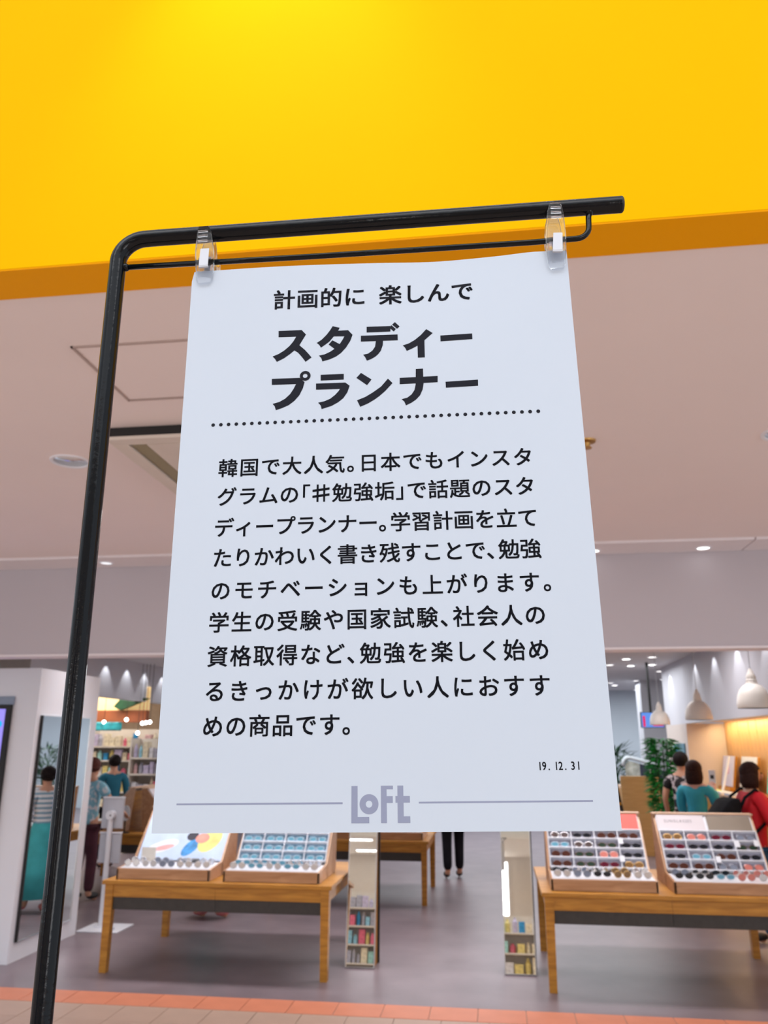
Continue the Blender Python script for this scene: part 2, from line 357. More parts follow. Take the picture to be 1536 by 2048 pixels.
def text_line(txt, u0, u1, vc, em, off=0.0, name='printed_line', xs=1, m=None, parent=None, lift=.00012, dip=.38, latin=False, dispf=disp, bold=0, nb_=6):
    A = []
    for ch in txt:
        if latin:
            g = glyph(ch, off)[0]; A.append((max(v[0] for v in g)+.06) if g else .3)
        else: A.append(ADV.get(ch, 1))
    first = glyph(txt[0], off)[0]; last = glyph(txt[-1], off)[0]
    x0 = min(v[0] for v in first)+SH.get(txt[0], 0)-bold; xl = max(v[0] for v in last)+SH.get(txt[-1], 0)+bold
    e = em*xs; tot = sum(A[:-1])
    # (u1-u0) = s*tot + (xl - x0)*e
    s = ((u1-u0)-(xl-x0)*e)/tot; u = u0-x0*e; V = []; Fc = []
    for ch, ad in zip(txt, A):
        g, fc = glyph(ch, off); n0 = len(V)
        K = [(0, 0)]
        if bold: K += [(bold*i, bold*j) for i in (-1, 1) for j in (-1, 1)]
        if bold > .015: K += [(bold, 0), (-bold, 0), (0, bold), (0, -bold)]
        for kx, ky in K:
            n0 = len(V)
            for x, y in g:
                uu = u+(x+kx+SH.get(ch, 0))*e; vv = vc+(y+ky-dip)*em; V.append((uu, vv, dispf(uu, vv)+lift))
            Fc += [tuple(n0+i for i in q) for q in fc]
        u += s*ad
    me = bpy.data.meshes.new(name); me.from_pydata(V, [], Fc); me.materials.append(m or M_ink)
    o = bpy.data.objects.new(name, me); COL.objects.link(o); o.parent = parent or po; return o
text_line('計画的に 楽しんで', .0671, .2229, .3900, .0182, 0, 'printed_line', bold=.019)
# heavy title letters as outlines in the sheet's own plane, in hundredths of a millimetre
TITLE = ([[(7177,36241),(8985,36232),(9329,35823),(8835,34914),(8645,34676),(8455,34482),(8129,34191),(7666,33846),(7119,33568),(6972,33821),(6770,34048),(7237,34239),(7675,34525),(8056,34876),(8353,35265),(8567,35672),(7193,35692)],[(8835,34914),(9289,34468),(9573,34113),(9800,33812),(9342,33462),(9023,33927),(8738,34282),(8455,34482),(8645,34676)],[(11403,36441),(11951,36271),(11825,36021),(11495,35539),(11166,35109),(10836,34848),(10518,34617),(10364,34874),(10179,35039),(10553,35298),(10937,35714),(11211,36106)],[(11825,36021),(12603,36027),(12947,35601),(12771,35082),(12442,34512),(12058,34071),(11675,33785),(11182,33566),(10633,33424),(10546,33723),(10361,33935),(10791,34017),(11203,34210),(11559,34455),(11954,34848),(12190,35238),(12316,35505),(11495,35539)],[(11387,35209),(11954,34848),(11779,34610),(11559,34455),(11102,34852)],[(14034,36246),(15874,36215),(15868,35729),(14032,35745)],[(13589,35484),(16413,35449),(16422,34941),(13588,34975)],[(15293,34973),(15267,34573),(15109,34090),(14887,33796),(14668,33606),(14361,33427),(14043,33310),(13924,33603),(13761,33838),(14145,33909),(14474,34155),(14674,34482),(14732,34911),(14733,35004)],[(15931,36292),(16284,35941),(16127,35713),(15817,36042)],[(16221,36539),(16579,36142),(16383,35947),(16003,36332)],[(18613,35789),(19094,35420),(18451,34827),(17923,34395),(17510,34172),(17087,33981),(16967,34263),(16791,34476),(17247,34617),(17716,34898),(18190,35304)],[(18451,34857),(18444,33360),(17914,33364),(17913,34426)],[(19669,35172),(22085,35214),(22079,34723),(19669,34667)]],
         [[(6777,32140),(8924,32115),(9300,31735),(9189,31248),(8929,30664),(8558,30207),(8131,29872),(7648,29659),(7174,29505),(7071,29834),(6900,30038),(7415,30173),(7844,30419),(8216,30788),(8479,31223),(8645,31605),(6794,31626)],[(10522,32293),(12287,32281),(12289,31799),(10529,31805)],[(10177,31570),(12410,31547),(12736,31262),(12565,30723),(12270,30263),(11867,29929),(11384,29658),(10632,29429),(10563,29726),(10365,29972),(10839,30067),(11270,30253),(11646,30560),(11888,30845),(12006,31030),(10185,31055)],[(13594,32298),(14394,31704),(14051,31244),(13245,31895)],[(13294,30025),(13912,30272),(14452,30600),(14646,30739),(15101,31072),(15626,31713),(15971,31326),(15420,30700),(14987,30308),(14641,30048),(14125,29732),(13535,29479)],[(16515,31727),(19360,31748),(19343,31226),(16506,31197)],[(17736,32419),(18279,32421),(18289,31149),(18208,30679),(18010,30218),(17709,29880),(17358,29634),(16945,29438),(16828,29747),(16630,29962),(17047,30059),(17372,30308),(17593,30651),(17695,31119)],[(19930,31232),(22339,31287),(22326,30780),(19939,30735)]])
for k_, polys in enumerate(TITLE):
    q = MB()
    for P in polys: q.poly([(x/1e5, y/1e5, disp(x/1e5, y/1e5)+.00012) for x, y in P][::-1])
    if k_:
        ra = [q.b.verts.new((.0934+.0041*math.cos(i*math.pi/14), .3226+.0041*math.sin(i*math.pi/14), .00014)) for i in range(28)]
        rb = [q.b.verts.new((.0934+.0018*math.cos(i*math.pi/14), .3226+.0018*math.sin(i*math.pi/14), .00014)) for i in range(28)]
        for i in range(28): q.b.faces.new((ra[i], ra[(i+1) % 28], rb[(i+1) % 28], rb[i]))
    q.build('printed_title', M_ink, po, recalc=False)
body = ['韓国で大人気。日本でもインスタ', 'グラムの「♯勉強垢」で話題のスタ', 'ディープランナー。学習計画を立て', 'たりかわいく書き残すことで、勉強', 'のモチベーションも上がります。', '学生の受験や国家試験、社会人の', '資格取得など、勉強を楽しく始め', 'るきっかけが欲しい人におすす', 'めの商品です。']
rng = [(.0305, .2583, .2499), (.0310, .2583, .2276), (.0304, .2588, .2041), (.0308, .2605, .1817), (.0306, .2653, .1581), (.0302, .2597, .1356), (.0303, .2602, .1123), (.0306, .2597, .0890), (.0301, .1282, .0662)]
for t, (a0, a1, v) in zip(body, rng): text_line(t, a0, a1, v, .0150, 0, bold=.014)
text_line('19. 12. 31', .2494, .2743, .0387, .0071, .0, 'printed_date', .80, dip=.36, latin=True, bold=.012)
mb = MB()
for i in range(42):
    cx = .0244+.2414*i/41; mb.poly([(cx+.00142*math.cos(t*math.pi/7), .2850+.00142*math.sin(t*math.pi/7), disp(cx, .285)+.00012) for t in range(14)])
mb.build('dotted_rule', M_ink, po, recalc=False)
MB().poly([(.0152, .0170, .0001), (.1236, .0168, .0001), (.1236, .0180, .0001), (.0152, .0181, .0001)]).poly([(.1722, .0168, .0001), (.281, .0169, .0001), (.281, .0180, .0001), (.1722, .0179, .0001)]).build('grey_rule', M_logo, po, recalc=False)
lg = MB(); zl = .00012
for P in ([(.1292, .0054), (.1332, .0054), (.1332, .0294), (.1292, .0294)], [(.1332, .0054), (.1406, .0054), (.1406, .0091), (.1332, .0091)],
          [(.1481, .0054), (.1518, .0054), (.1518, .0294), (.1481, .0294)], [(.1518, .0255), (.1559, .0255), (.1559, .0294), (.1518, .0294)], [(.1518, .0173), (.1557, .0173), (.1557, .0214), (.1518, .0214)],
          [(.1587, .0054), (.1625, .0054), (.1625, .0294), (.1587, .0294)], [(.1625, .0174), (.1666, .0174), (.1666, .0214), (.1625, .0214)], [(.1574, .0174), (.1587, .0174), (.1587, .0214), (.1574, .0214)], [(.1625, .0054), (.1666, .0054), (.1666, .0093), (.1625, .0093)]):
    lg.poly([(x, y, zl) for x, y in P])
N = 32; cx, cy = .1405, .0167; ro, rin = .00605, .0021
A_ = [lg.b.verts.new((cx+ro*math.cos(2*math.pi*i/N), cy+ro*math.sin(2*math.pi*i/N), zl)) for i in range(N)]; B_ = [lg.b.verts.new((cx+rin*math.cos(2*math.pi*i/N), cy+rin*math.sin(2*math.pi*i/N), zl)) for i in range(N)]
for i in range(N): lg.b.faces.new((A_[i], A_[(i+1) % N], B_[(i+1) % N], B_[i]))
lg.build('shop_logo', M_logo, po, recalc=False)

def clip(u, vt, vb, tilt, label):
    L = vt-vb; r_ = thing('poster_clip', label, 'clip', group='clear plastic clips', mw=FR @ Matrix.Translation((u, vb, 0)) @ Matrix.Rotation(tilt, 4, 'Z'))
    out = [(-.0048, 0), (-.0066, .0035), (-.0078, .016), (-.0080, .028), (-.0066, L-.010), (-.0050, L-.002), (-.0040, L), (.0040, L), (.0050, L-.002), (.0066, L-.010), (.0080, .028), (.0078, .016), (.0066, .0035), (.0048, 0)]
    def jaw(z0, z1, bend):
        mb = MB(); b = mb.b; n = len(out); rings = []
        for z, sc in ((z0, .94), ((z0+z1)/2, 1), (z1, .94)):
            rings.append([b.verts.new((x*sc, L/2+(y-L/2)*(.985 if sc < 1 else 1), z+bend*((y-.02)/L)*(1 if y > .02 else .45))) for x, y in out])
        inner = [b.verts.new((x*.62, .0205+(y-L/2)*.62*1.0+.003, z1-.0009+bend*((y-.02)/L)*(.62))) for x, y in out]
        for A, B in zip(rings, rings[1:]):
            for i in range(n): b.faces.new((A[i], A[(i+1) % n], B[(i+1) % n], B[i]))
        b.faces.new(rings[0][::-1])
        for i in range(n): b.faces.new((rings[-1][i], rings[-1][(i+1) % n], inner[(i+1) % n], inner[i]))
        b.faces.new(inner)
        return mb
    jaw(.0012, .0042, .009).build('front_jaw', M_clear, r_, 'auto')
    o = jaw(-.0045, -.0022, -.009).build('back_jaw', M_clear, r_, 'auto')
    g = MB()
    for y in (L-.006, L-.0105, L-.015): g.box(-.0040, .0040, y-.0006, y+.0006, .0098, .0112, .0003)
    g.build('grip_ridges', M_clear, r_)
    sp = [(-.0010, .0), (.0030, .0)]
    MB().prism([(-.0034, .0128), (.0040, .0128), (.0046, .0285), (-.0024, .0285)], 'z', .0072, .0078).prism([(-.0034, .0118), (.0040, .0118), (.0040, .0128), (-.0034, .0128)], 'z', .0056, .0076).build('spring', M_strip, r_)
    MB().prism([(-.0030, .0128), (.0034, .0128), (.0036, .0275), (-.0028, .0275)], 'z', -.0062, -.0057).build('spring', M_strip, r_)
    MB().tube([(-.0052, .0215+.0, -.0), (.0052, .0215, 0)], .0036, 14).build('hinge', M_clear, r_, 'auto')
    MB().tube([(.0078, .0215+.0042*math.cos(t*math.pi/6), -.0075+.0042*math.sin(t*math.pi/6)) for t in range(12)], .0011, 8, closed=True).build('hook_ring', M_clear, r_, True)
    return r_
clip(.0109, .4567, .4078, R(1.5), 'clear plastic clip with white spring at the poster top left corner')
clip(.2882, .4592, .4035, R(-2), 'clear plastic clip at the poster top right corner')

# ---------------------------------------------------------------- display tables
def table(label, x0, y0, W=1.78, D=1.26, h=.65, seam=True):
    t = thing('display_table', label, 'table', (x0, y0, 0), group='oak display tables')
    MB().box(-.02, W+.02, -.02, D+.02, h-.03, h, .004).build('tabletop', M_wood, t)
    ap = MB().box(.06, W/2-.001, .008, .03, h-.12, h-.03).box(W/2+.001, W-.06, .008, .03, h-.12, h-.03).box(.06, W-.06, D-.03, D-.01, h-.12, h-.03).box(.01, .03, .06, D-.06, h-.12, h-.03).box(W-.03, W-.01, .06, D-.06, h-.12, h-.03)
    ap.build('apron', M_wood, t)
    for a, b in ((.065, W/2-.0006), (W/2+.0006, W-.065)): MB().box(a, b, .02, .04, h-.21, h-.12, .002).build('drawer_panel', M_dark, t)
    for sx in (0, 1):
        for sy in (0, 1):
            x, y = sx*(W-.066), sy*(D-.066); q = MB(); dx = .018*(1 if sx else -1)*0
            P0 = [(x, y), (x+.066, y), (x+.066, y+.066), (x, y+.066)]
            cx, cy = x+.033, y+.033
            lo = [(cx+(px-cx)*.82, cy+(py-cy)*.82) for px, py in P0]
            A = [q.b.verts.new((*p, h-.03)) for p in P0]; B = [q.b.verts.new((*p, 0)) for p in lo]
            q.b.faces.new(A); q.b.faces.new(B[::-1])
            for i in range(4): q.b.faces.new((A[i], A[(i+1) % 4], B[(i+1) % 4], B[i]))
            q.build('leg', M_wood, t)
    return t
table('oak display table with two eyewear racks left of the mirror', -3.06, 6.46)
table('oak display table with the sunglasses racks at the right', .31, 6.43)
table('oak display table further back in the middle aisle', -2.57, 9.44)
table('oak display table far back left behind the monitor stand', -5.22, 9.62)

M_tan = wood('tan_oak', (.40, .20, .09), (.56, .32, .17))
def rack(label, loc, rz=0, W=.76, header=(), cub=True, hue=None):
    t = thing('display_rack', label, 'display rack', loc, rz, 'slanted eyewear racks')
    MB().box(0, W, 0, .02, 0, .078, .002).box(0, W, .30, .32, 0, .09).build('base_box', M_tan, t)
    for x in (0, W-.014):
        MB().prism([(0, 0), (0, .078), (.30, .105), (.645, .495), (.70, .495), (.66, 0)], 'x', x, x+.014).build('side_panel', M_pale if x else M_tan, t)
    MB().box(.014, W-.014, .63, .64, 0, .45).build('rear_panel', M_wood, t)
    MB().prism([(.612, .488), (.705, .488), (.705, .50), (.612, .50)], 'x', -.004, W+.004).build('top_rail', M_pale, t)
    tr = MB().prism([(.02, .074), (.31, .088), (.31, .094), (.02, .082)], 'x', .014, W-.014).build('tray', M_acr, t)
    # slanted board : s along x, t along the slope
    e = Vector((0, .30, .385)).normalized(); n = Vector((0, -e.z, e.y)); O = Vector((0, .325, .103)); L = .488
    fr = Matrix(((1, 0, 0, 0), (0, e.y, n.y, O.y), (0, e.z, n.z, O.z), (0, 0, 0, 1)))
    bd = MB().box(.016, W-.016, 0, L, -.012, 0).build('back_board', M_acr if cub else mat('poster_blue', (.55, .68, .90), .5, noise=.08), t); bd.matrix_local = fr
    if cub:
        for i in range(5):
            o = MB().box(.016, W-.016, i*.081, i*.081+.006, 0, .035).build('shelf', M_acr, t); o.matrix_local = fr
        for i in range(5):
            x = .016+(W-.038)*i/4; o = MB().box(x, x+.006, 0, .33, 0, .034).build('divider', M_acr, t); o.matrix_local = fr
        bk = MB().box(.02, W-.02, .004, .325, 0, .0015).build('cubby_back', hue or mat('lilac_grey', (.36, .37, .46), .5, noise=.04), t); bk.matrix_local = fr
    for (a, b_, c, d, m, nm) in header:
        o = MB().box(a*W, b_*W, c, d, 0, .008, .001).build(nm, m, t); o.matrix_local = fr
    return t, fr
M_salm = mat('salmon_card', (.88, .11, .085), .5, noise=.02); M_taupe = mat('taupe_card', (.24, .195, .15), .6, noise=.03); M_card = mat('off_white_card', (.64, .59, .62), .5, noise=.01)
ZT = .6505
rC = rack('pale oak rack with salmon header and sunglasses in white cubbies', (.367, 6.50, ZT), header=[(.03, .97, .335, .482, M_salm, 'header_card')])
rD = rack('pale oak rack headed SUNGLASSES with white and taupe header panels', (1.238, 6.50, ZT), header=[(.03, .50, .335, .482, M_card, 'header_card'), (.53, .965, .345, .475, M_taupe, 'taupe_panel')])
tx = text_line('SUNGLASSES', .075, .285, .425, .036, .0, 'header_text', .8, mat('grey_print', (.10, .10, .13), .8), rD[0], .0085, .36, True, lambda u, v: 0); tx.matrix_local = rD[1]
rB = rack('oak rack of pale blue tinted glasses in white cubbies beside the standing mirror', (-2.13, 6.51, ZT), header=[(.03, .97, .335, .482, M_card, 'header_card')], hue=mat('blue_grey_back', (.22, .40, .55), .5, noise=.3, scale=14))
rA = rack('oak rack with a blue and yellow photo poster above its tray', (-3.0, 6.51, ZT), cub=False)
# abstract shapes on the photo poster of rack A
def blot(pts, m, z, nm, rk):
    o = MB().prism(pts, 'z', z, z+.0006).build(nm, m, rk[0]); o.matrix_local = rk[1]
def ell(cx, cy, a, b_, rot=0, n=16): return [(cx+a*math.cos(t)*math.cos(rot)-b_*math.sin(t)*math.sin(rot), cy+a*math.cos(t)*math.sin(rot)+b_*math.sin(t)*math.cos(rot)) for t in [2*math.pi*i/n for i in range(n)]]
blot(ell(.20, .12, .14, .05, .35), mat('print_white', (.80, .84, .92), .5, noise=.05), 0, 'photo_print', rA)
blot(ell(.22, .11, .085, .022, .25), mat('print_pink', (.75, .42, .42), .5, noise=.1), .0007, 'photo_print', rA)
blot(ell(.45, .12, .10, .05, .9), mat('print_blue', (.06, .30, .68), .5, noise=.3, scale=20), .0002, 'photo_print', rA)
blot(ell(.44, .22, .05, .04, .5), mat('print_black', (.03, .03, .05), .5), .0009, 'photo_print', rA)
blot(ell(.60, .18, .12, .08, .9), mat('print_yellow', (.85, .75, .25), .5, noise=.15, scale=15), .0003, 'photo_print', rA)
blot(ell(.53, .20, .06, .045, .2), mat('print_salmon', (.85, .35, .28), .5, noise=.15), .0011, 'photo_print', rA)
a = thing('glasses_case', 'dark grey glasses case on the left rack tray', 'case', (-2.52, 6.79, .745))
MB().box(-.09, .09, -.03, .03, 0, .028, .012).build('lid', mat('grey_leather', (.10, .10, .11), .5, noise=.1), a); MB().box(-.089, .089, -.029, .029, 0, .012, .004).build('base', M_blk, a)
tag(MB().prism([(-2.935, 6.80), (-2.815, 6.80), (-2.815, 6.84), (-2.935, 6.84)], 'z', .745, .752).box(-2.935, -2.815, 6.815, 6.82, .75, .85).build('price_card', mat('cream_card', (.78, .74, .66), .6, noise=.05)), 'small cream information card standing on the left rack tray', 'card')

# eyewear
def make_glasses(fc, lc, round_=True):
    t = thing('sunglasses', 'x', 'glasses')
    r_ = .024; sy = .95 if round_ else .72
    f = MB()
    for s_ in (-1, 1): f.tube([(s_*.034+r_*1.1*math.cos(q*math.pi/7), 0, .022+r_*sy*math.sin(q*math.pi/7)) for q in range(14)], .0026, 6, closed=True)
    f.tube([(-.010, 0, .028), (0, -.002, .031), (.010, 0, .028)], .002, 6)
    f.build('frame', fc, t, True)
    for s_ in (-1, 1): MB().prism([(s_*.034+r_*1.08*math.cos(q*math.pi/7), .022+r_*sy*.98*math.sin(q*math.pi/7)) for q in range(14)], 'y', -.0008, .0008).build('lens', lc, t)
    for s_ in (-1, 1): MB().tube([(s_*.062, .0, .030), (s_*.064, .03, .029), (s_*.060, .075, .020)], .0018, 6).build('temple', fc, t, True)
    return t
gm = lambda n, c, r_=.12, k=0: mat(n, c, r_, k, noise=.02)
KIND = [('brown round', gm('tortoise', (.10, .035, .02)), gm('brown_lens', (.07, .025, .018), .05), True), ('black square', gm('black_frame', (.012, .012, .014)), gm('black_lens', (.012, .014, .02), .05), False),
        ('gold rimmed round', gm('gold_wire', (.55, .36, .14), .3, 1), gm('amber_lens', (.22, .12, .05), .05), True), ('grey blue round', gm('grey_wire', (.35, .36, .40), .3, 1), gm('grey_lens', (.20, .23, .30), .05), True),
        ('wine red', gm('wine_frame', (.16, .015, .03)), gm('wine_lens', (.10, .01, .025), .05), False), ('dark green tinted', gm('bronze_frame', (.10, .06, .03)), gm('green_lens', (.02, .045, .03), .05), False),
        ('rose pink tinted', gm('rose_wire', (.6, .32, .28), .3, 1), gm('rose_lens', (.60, .20, .17), .05), True), ('clear pale blue', gm('pale_frame', (.45, .58, .68)), gm('blue_lens', (.12, .33, .45), .08), False),
        ('thin silver', gm('silver_wire', (.6, .6, .62), .25, 1), gm('mirror_lens', (.75, .78, .82), .08, 1), True)]
PROTO = {}; ORD = ['bottom', 'second lowest', 'second highest', 'top']; CO = ['leftmost', 'second', 'third', 'rightmost']
def put(kind, mw, label, group, sc=1.0):
    if kind not in PROTO: PROTO[kind] = make_glasses(KIND[kind][1], KIND[kind][2], KIND[kind][3]); o = PROTO[kind]
    else: o = copy_tree(PROTO[kind])
    o.matrix_world = mw @ Matrix.Scale(sc, 4); tag(o, label, 'glasses', group); return o
def fill(rk, rows, rname, W=.76):
    base = Matrix.Translation(Vector(rk[0].location)) @ rk[1]
    for r_ in range(4):
        for c in range(4):
            kd = rows[3-r_][c]; x = .016+(W-.038)*(c+.5)/4+.003+random.uniform(-.006, .006)
            m = base @ Matrix.Translation((x, r_*.081+.0085, .020)) @ Matrix.Rotation(R(-90), 4, 'X') @ Matrix.Rotation(R(180), 4, 'Z') @ Matrix.Rotation(R(180), 4, 'Y') @ Matrix.Translation((0, 0, -.044))
            # local: lens plane parallel to the board, temples running back toward it (folded)
            m = base @ Matrix(((1, 0, 0, x), (0, 0, 1, r_*.081+.0075), (0, -1, 0, .024), (0, 0, 0, 1)))
            m = m @ Matrix.Diagonal((1.12, .25, 1.12, 1))
            put(kd, m, '%s sunglasses, %s cubby of the %s row, %s' % (KIND[kd][0], CO[c], ORD[r_], rname), 'glasses on the '+rname)
def trayfill(rk, kinds, rname, W=.76):
    L = Vector(rk[0].location); n = len(kinds); PN = ['far left', 'left', 'centre left', 'centre right', 'right', 'far right']
    for j in range(2):
        for i, kd in enumerate(kinds[j]):
            x = .09+(W-.18)*i/(len(kinds[j])-1); y = .075+.13*j
            m = Matrix.Translation(L+Vector((x, y, .0875+.0055*j+.001))) @ Matrix.Rotation(R(random.uniform(-8, 8)), 4, 'Z')
            put(kd, m, '%s glasses lying %s, %s tray row, %s' % (KIND[kd][0], PN[i], ('front', 'rear')[j], rname), 'glasses in the tray of the '+rname)
fill(rC, [[8, 1, 0, 0], [7, 8, 5, 1], [0, 5, 6, 1], [0, 5, 4, 2]], 'salmon headed rack')
fill(rD, [[2, 6, 4, 3], [4, 1, 1, 5], [1, 7, 0, 1], [0, 0, 3, 6]], 'SUNGLASSES rack')
fill(rB, [[7]*4]*4, 'pale blue rack')
trayfill(rC, [[8, 3, 1, 2, 8], [1, 8, 8, 2, 8]], 'salmon headed rack')
trayfill(rD, [[1, 1, 7, 6, 8], [3, 8, 1, 8, 6]], 'SUNGLASSES rack')
trayfill(rB, [[8, 7, 8, 7, 8], [7, 8, 7, 8, 8]], 'pale blue rack')
trayfill(rA, [[8, 8, 3, 8, 8], [8, 3, 8, 8]], 'photo poster rack')
for i, (x, y, z) in enumerate(((.93, .05, .62), (1.93, .0, .62))): pass
# price tags in the racks
for (rk, x, t_, nm) in ((rC, .56, .20, 'salmon headed rack'), (rC, .55, .05, 'salmon headed rack'), (rD, .56, .19, 'SUNGLASSES rack'), (rD, .70, .20, 'SUNGLASSES rack'), (rD, .39, .06, 'SUNGLASSES rack')):
    o = MB().box(x, x+.035, t_, t_+.05, .036, .038).build('price_tag', M_acr, rk[0]); o.matrix_local = rk[1]
# racks on the rear tables, seen from the side and the rear
rack('oak rack seen end on upon the far left table', (-3.62, 9.88, ZT), R(90), W=.74, header=[(.03, .97, .335, .482, M_card, 'header_card')])
rack('oak rack seen end on upon the far left table, nearer its left end', (-5.15, 10.72, ZT), R(-90), W=.74, header=[(.03, .97, .335, .482, M_card, 'header_card')])
rack('oak rack on the rear middle table', (-2.4, 9.5, ZT))
rack('oak rack at the right end of the rear middle table', (-1.60, 9.5, ZT))
a = thing('table_mirror', 'small oval white mirror on the far left table', 'mirror', (-4.42, 9.70, ZT))
MB().lathe([(0, 0), (.06, 0), (.06, .01), (.008, .016), (.008, .14)], seg=16).build('foot', M_blk, a)
o = MB().prism(ell(0, .22, .055, .09), 'y', -.006, .006).build('mirror_disc', mat('pale_mirror', (.75, .79, .84), .3, noise=.02), a)

# standing mirrors
def smirror(x0, W, y0, label):
    t = thing('standing_mirror', label, 'mirror', (x0, y0, 0), 0, 'narrow standing mirrors'); tl = R(8); Hh = 1.35
    m = Matrix.Rotation(-tl, 4, 'X')
    o = MB().box(.006, W-.006, 0, .006, .012, Hh-.006).build('mirror_pane', M_mirror, t); o.matrix_local = m
    f = MB().box(0, W, .004, .022, .006, .012).box(0, W, -.002, .022, Hh-.006, Hh).box(0, .006, -.002, .022, .006, Hh).box(W-.006, W, -.002, .022, .006, Hh)
    o = f.build('metal_frame', M_metal, t); o.matrix_local = m
    o = MB().box(.006, W-.006, .008, .020, .012, Hh-.006).build('backing', M_wood, t); o.matrix_local = m
    MB().prism([(.05, .004), (.19, .004), (.22, 1.24), (.205, 1.24)], 'x', W-.028, W-.004).build('support', M_wood, t)
    MB().prism([(.192, .0), (.215, .0), (.245, 1.26), (.225, 1.26)], 'x', .0, W+.012).build('rear_board', M_blk, t)
    return t
smirror(-1.226, .232, 6.87, 'narrow standing mirror leaning at the right end of the left table')
smirror(.009, .236, 6.85, 'narrow standing mirror leaning beside the right table')

# monitor stand
a = thing('monitor_stand', 'white pole stand with two flat panels by the white partition', 'stand', (-3.76, 7.92, 0))
M_kw = mat('white_metal', (.74, .76, .82), .4, noise=.01); M_kg = mat('grey_plastic', (.50, .52, .58), .5, noise=.05)
MB().box(-.14, .26, -.20, .16, 0, .012, .004).box(-.05, .05, -.05, .05, .012, .02).build('base', M_kw, a)
MB().tube([(0, 0, .012), (0, 0, .97)], .026, 16).build('pole', M_kw, a, 'auto')
for z0, z1 in ((.56, .84), (.875, 1.165)):
    p = MB().box(-.11, .11, .035, .055, z0, z1, .004).build('panel', M_kg, a)
    MB().box(-.113, .113, .03, .056, z1-.012, z1+.003, .002).build('panel_rim', M_kw, p)
MB().tube([(0, -.03, 1.0), (0, .035, 1.0)], .042, 18).build('mount', M_kw, a, 'auto')
MB().tube([(.01, -.034, 1.0), (.01, -.029, 1.0)], .008, 10).build('bolt', M_blk, a)
MB().tube([(.17, -.13, .02), (.17, -.10, .02)], .018, 10).build('castor', M_kg, a)

# pendant lamps
for n_, (x, y, zr, r_) in enumerate(((2.085, 7.0, 1.965, .128), (2.115, 9.0, 1.93, .135), (2.29, 12.0, 1.945, .135))):
    t = thing('pendant_lamp', ('largest cream dome pendant lamp at the right frame edge', 'cream dome pendant lamp second from the right', 'smallest cream dome pendant lamp in front of the hanging screen')[n_], 'lamp', (x, y, zr), group='cream pendant lamps')
    MB().lathe([(r_, 0), (r_*1.02, .008), (r_*1.0, .05), (r_*.93, .10), (r_*.78, .145), (r_*.55, .178), (.042, .195), (.034, .196), (.030, .188), (r_*.5, .17), (r_*.74, .137), (r_*.9, .095), (r_*.97, .05), (r_*.97, 0)], seg=32).build('shade', M_enamel, t, 'auto')
    MB().lathe([(.046, .188), (.047, .20), (.040, .208), (.043, .222), (.036, .23), (.039, .245), (.030, .27), (.016, .30), (.012, .315), (.0, .315)], seg=18).build('lamp_cap', M_enamel, t, 'auto')
    MB().tube([(0, 0, .30), (0, 0, 3.0-zr)], .004, 8).build('cord', mat('grey_cord', (.4, .42, .45), .5), t)
    MB().ball((0, 0, .06), .035).build('bulb', M_glow2, t, True)
    pl = bpy.data.lights.new('pendant_light', 'POINT'); pl.energy = 2.5; pl.color = (1, .90, .80); pl.shadow_soft_size = .03
    po_ = bpy.data.objects.new('pendant_light', pl); COL.objects.link(po_); po_.location = (x, y, zr+.015)

# small ceiling lamps deep inside
lamps = [(1252, 1316, 1), (1236, 1326, 0), (1261, 1328, 1), (1284, 1328, 1), (1304, 1312, 0), (1291, 1342, 0), (1316, 1345, 1), (1234, 1362, 0), (1226, 1369, 1), (1260, 1359, 0), (1288, 1358, 0), (1268, 1368, 0), (1245, 1380, 0)]
POS = [(2.10, 13.27, 1), (1.97, 14.25, 0), (2.35, 14.43, 1), (2.68, 14.28, 1), (2.45, 13.0, 0), (3.05, 15.6, 0), (3.4, 15.8, 1), (2.55, 18.5, 0), (2.75, 19.3, 1), (3.0, 17.9, 0), (3.5, 17.6, 0), (3.55, 19.0, 0), (3.5, 21.0, 0)]
PL = ['nearest bright', 'dim leftmost', 'bright middle', 'bright twin', 'dim, nearest the entrance at right,', 'oblong dim', 'bright, near the side wall,', 'wide dim left', 'bright far left', 'ringed middle', 'ringed right', 'ringed far', 'farthest']
for (x, y, br), nm in zip(POS, PL):
    a = thing('ceiling_lamp', '%s small round lamp in the ceiling deep in the shop' % nm, 'ceiling lamp', (x, y, 3.0), group='small round lamps in the rear ceiling')
    MB().lathe([(.085, 0), (.083, -.02), (.065, -.022), (.063, -.012)], seg=18).build('ring', M_white, a, 'auto')
    MB().lathe([(.064, -.018), (0, -.02)], seg=18).build('diffuser', M_glow if br else M_glow2, a)

# hanging tv
a = thing('hanging_screen', 'blue and magenta screen hanging from a dark pole deep in the shop', 'screen', (2.55, 14, 2.06), R(8))
MB().tube([(.0, .04, .1), (.0, .04, .94)], .022, 10).build('pole', M_blk, a, 'auto')
MB().box(-.19, .19, -.02, .02, -.12, .13, .004).build('casing', M_dark, a)
MB().box(-.18, .18, -.024, -.019, -.11, .12).build('display', mat('blue_screen', (.10, .28, .80), .3, emis=.6, noise=.15, scale=6), a)
MB().box(-.16, -.12, -.027, -.024, -.10, .07).box(.0, .17, -.027, -.024, -.09, -.03).build('magenta_print', mat('magenta_screen', (.75, .01, .12), .3, emis=.5), a)
# teal sign on the column
tag(MB().box(-.02, 0, -.42, .42, 0, .24, .004).build('wall_sign', mat('teal_board', (.10, .22, .30), .4, noise=.25, scale=2)), 'dark teal board with a blue figure on the pale column', 'sign').location = (2.999, 14.25, 1.46)
o = MB().prism([(.28, .02), (.18, .02), (.10, .12), (.14, .22), (.24, .17)], 'x', -.023, -.0201).build('blue_figure', mat('blue_figure_print', (.02, .30, .62), .4), bpy.data.objects['wall_sign'])
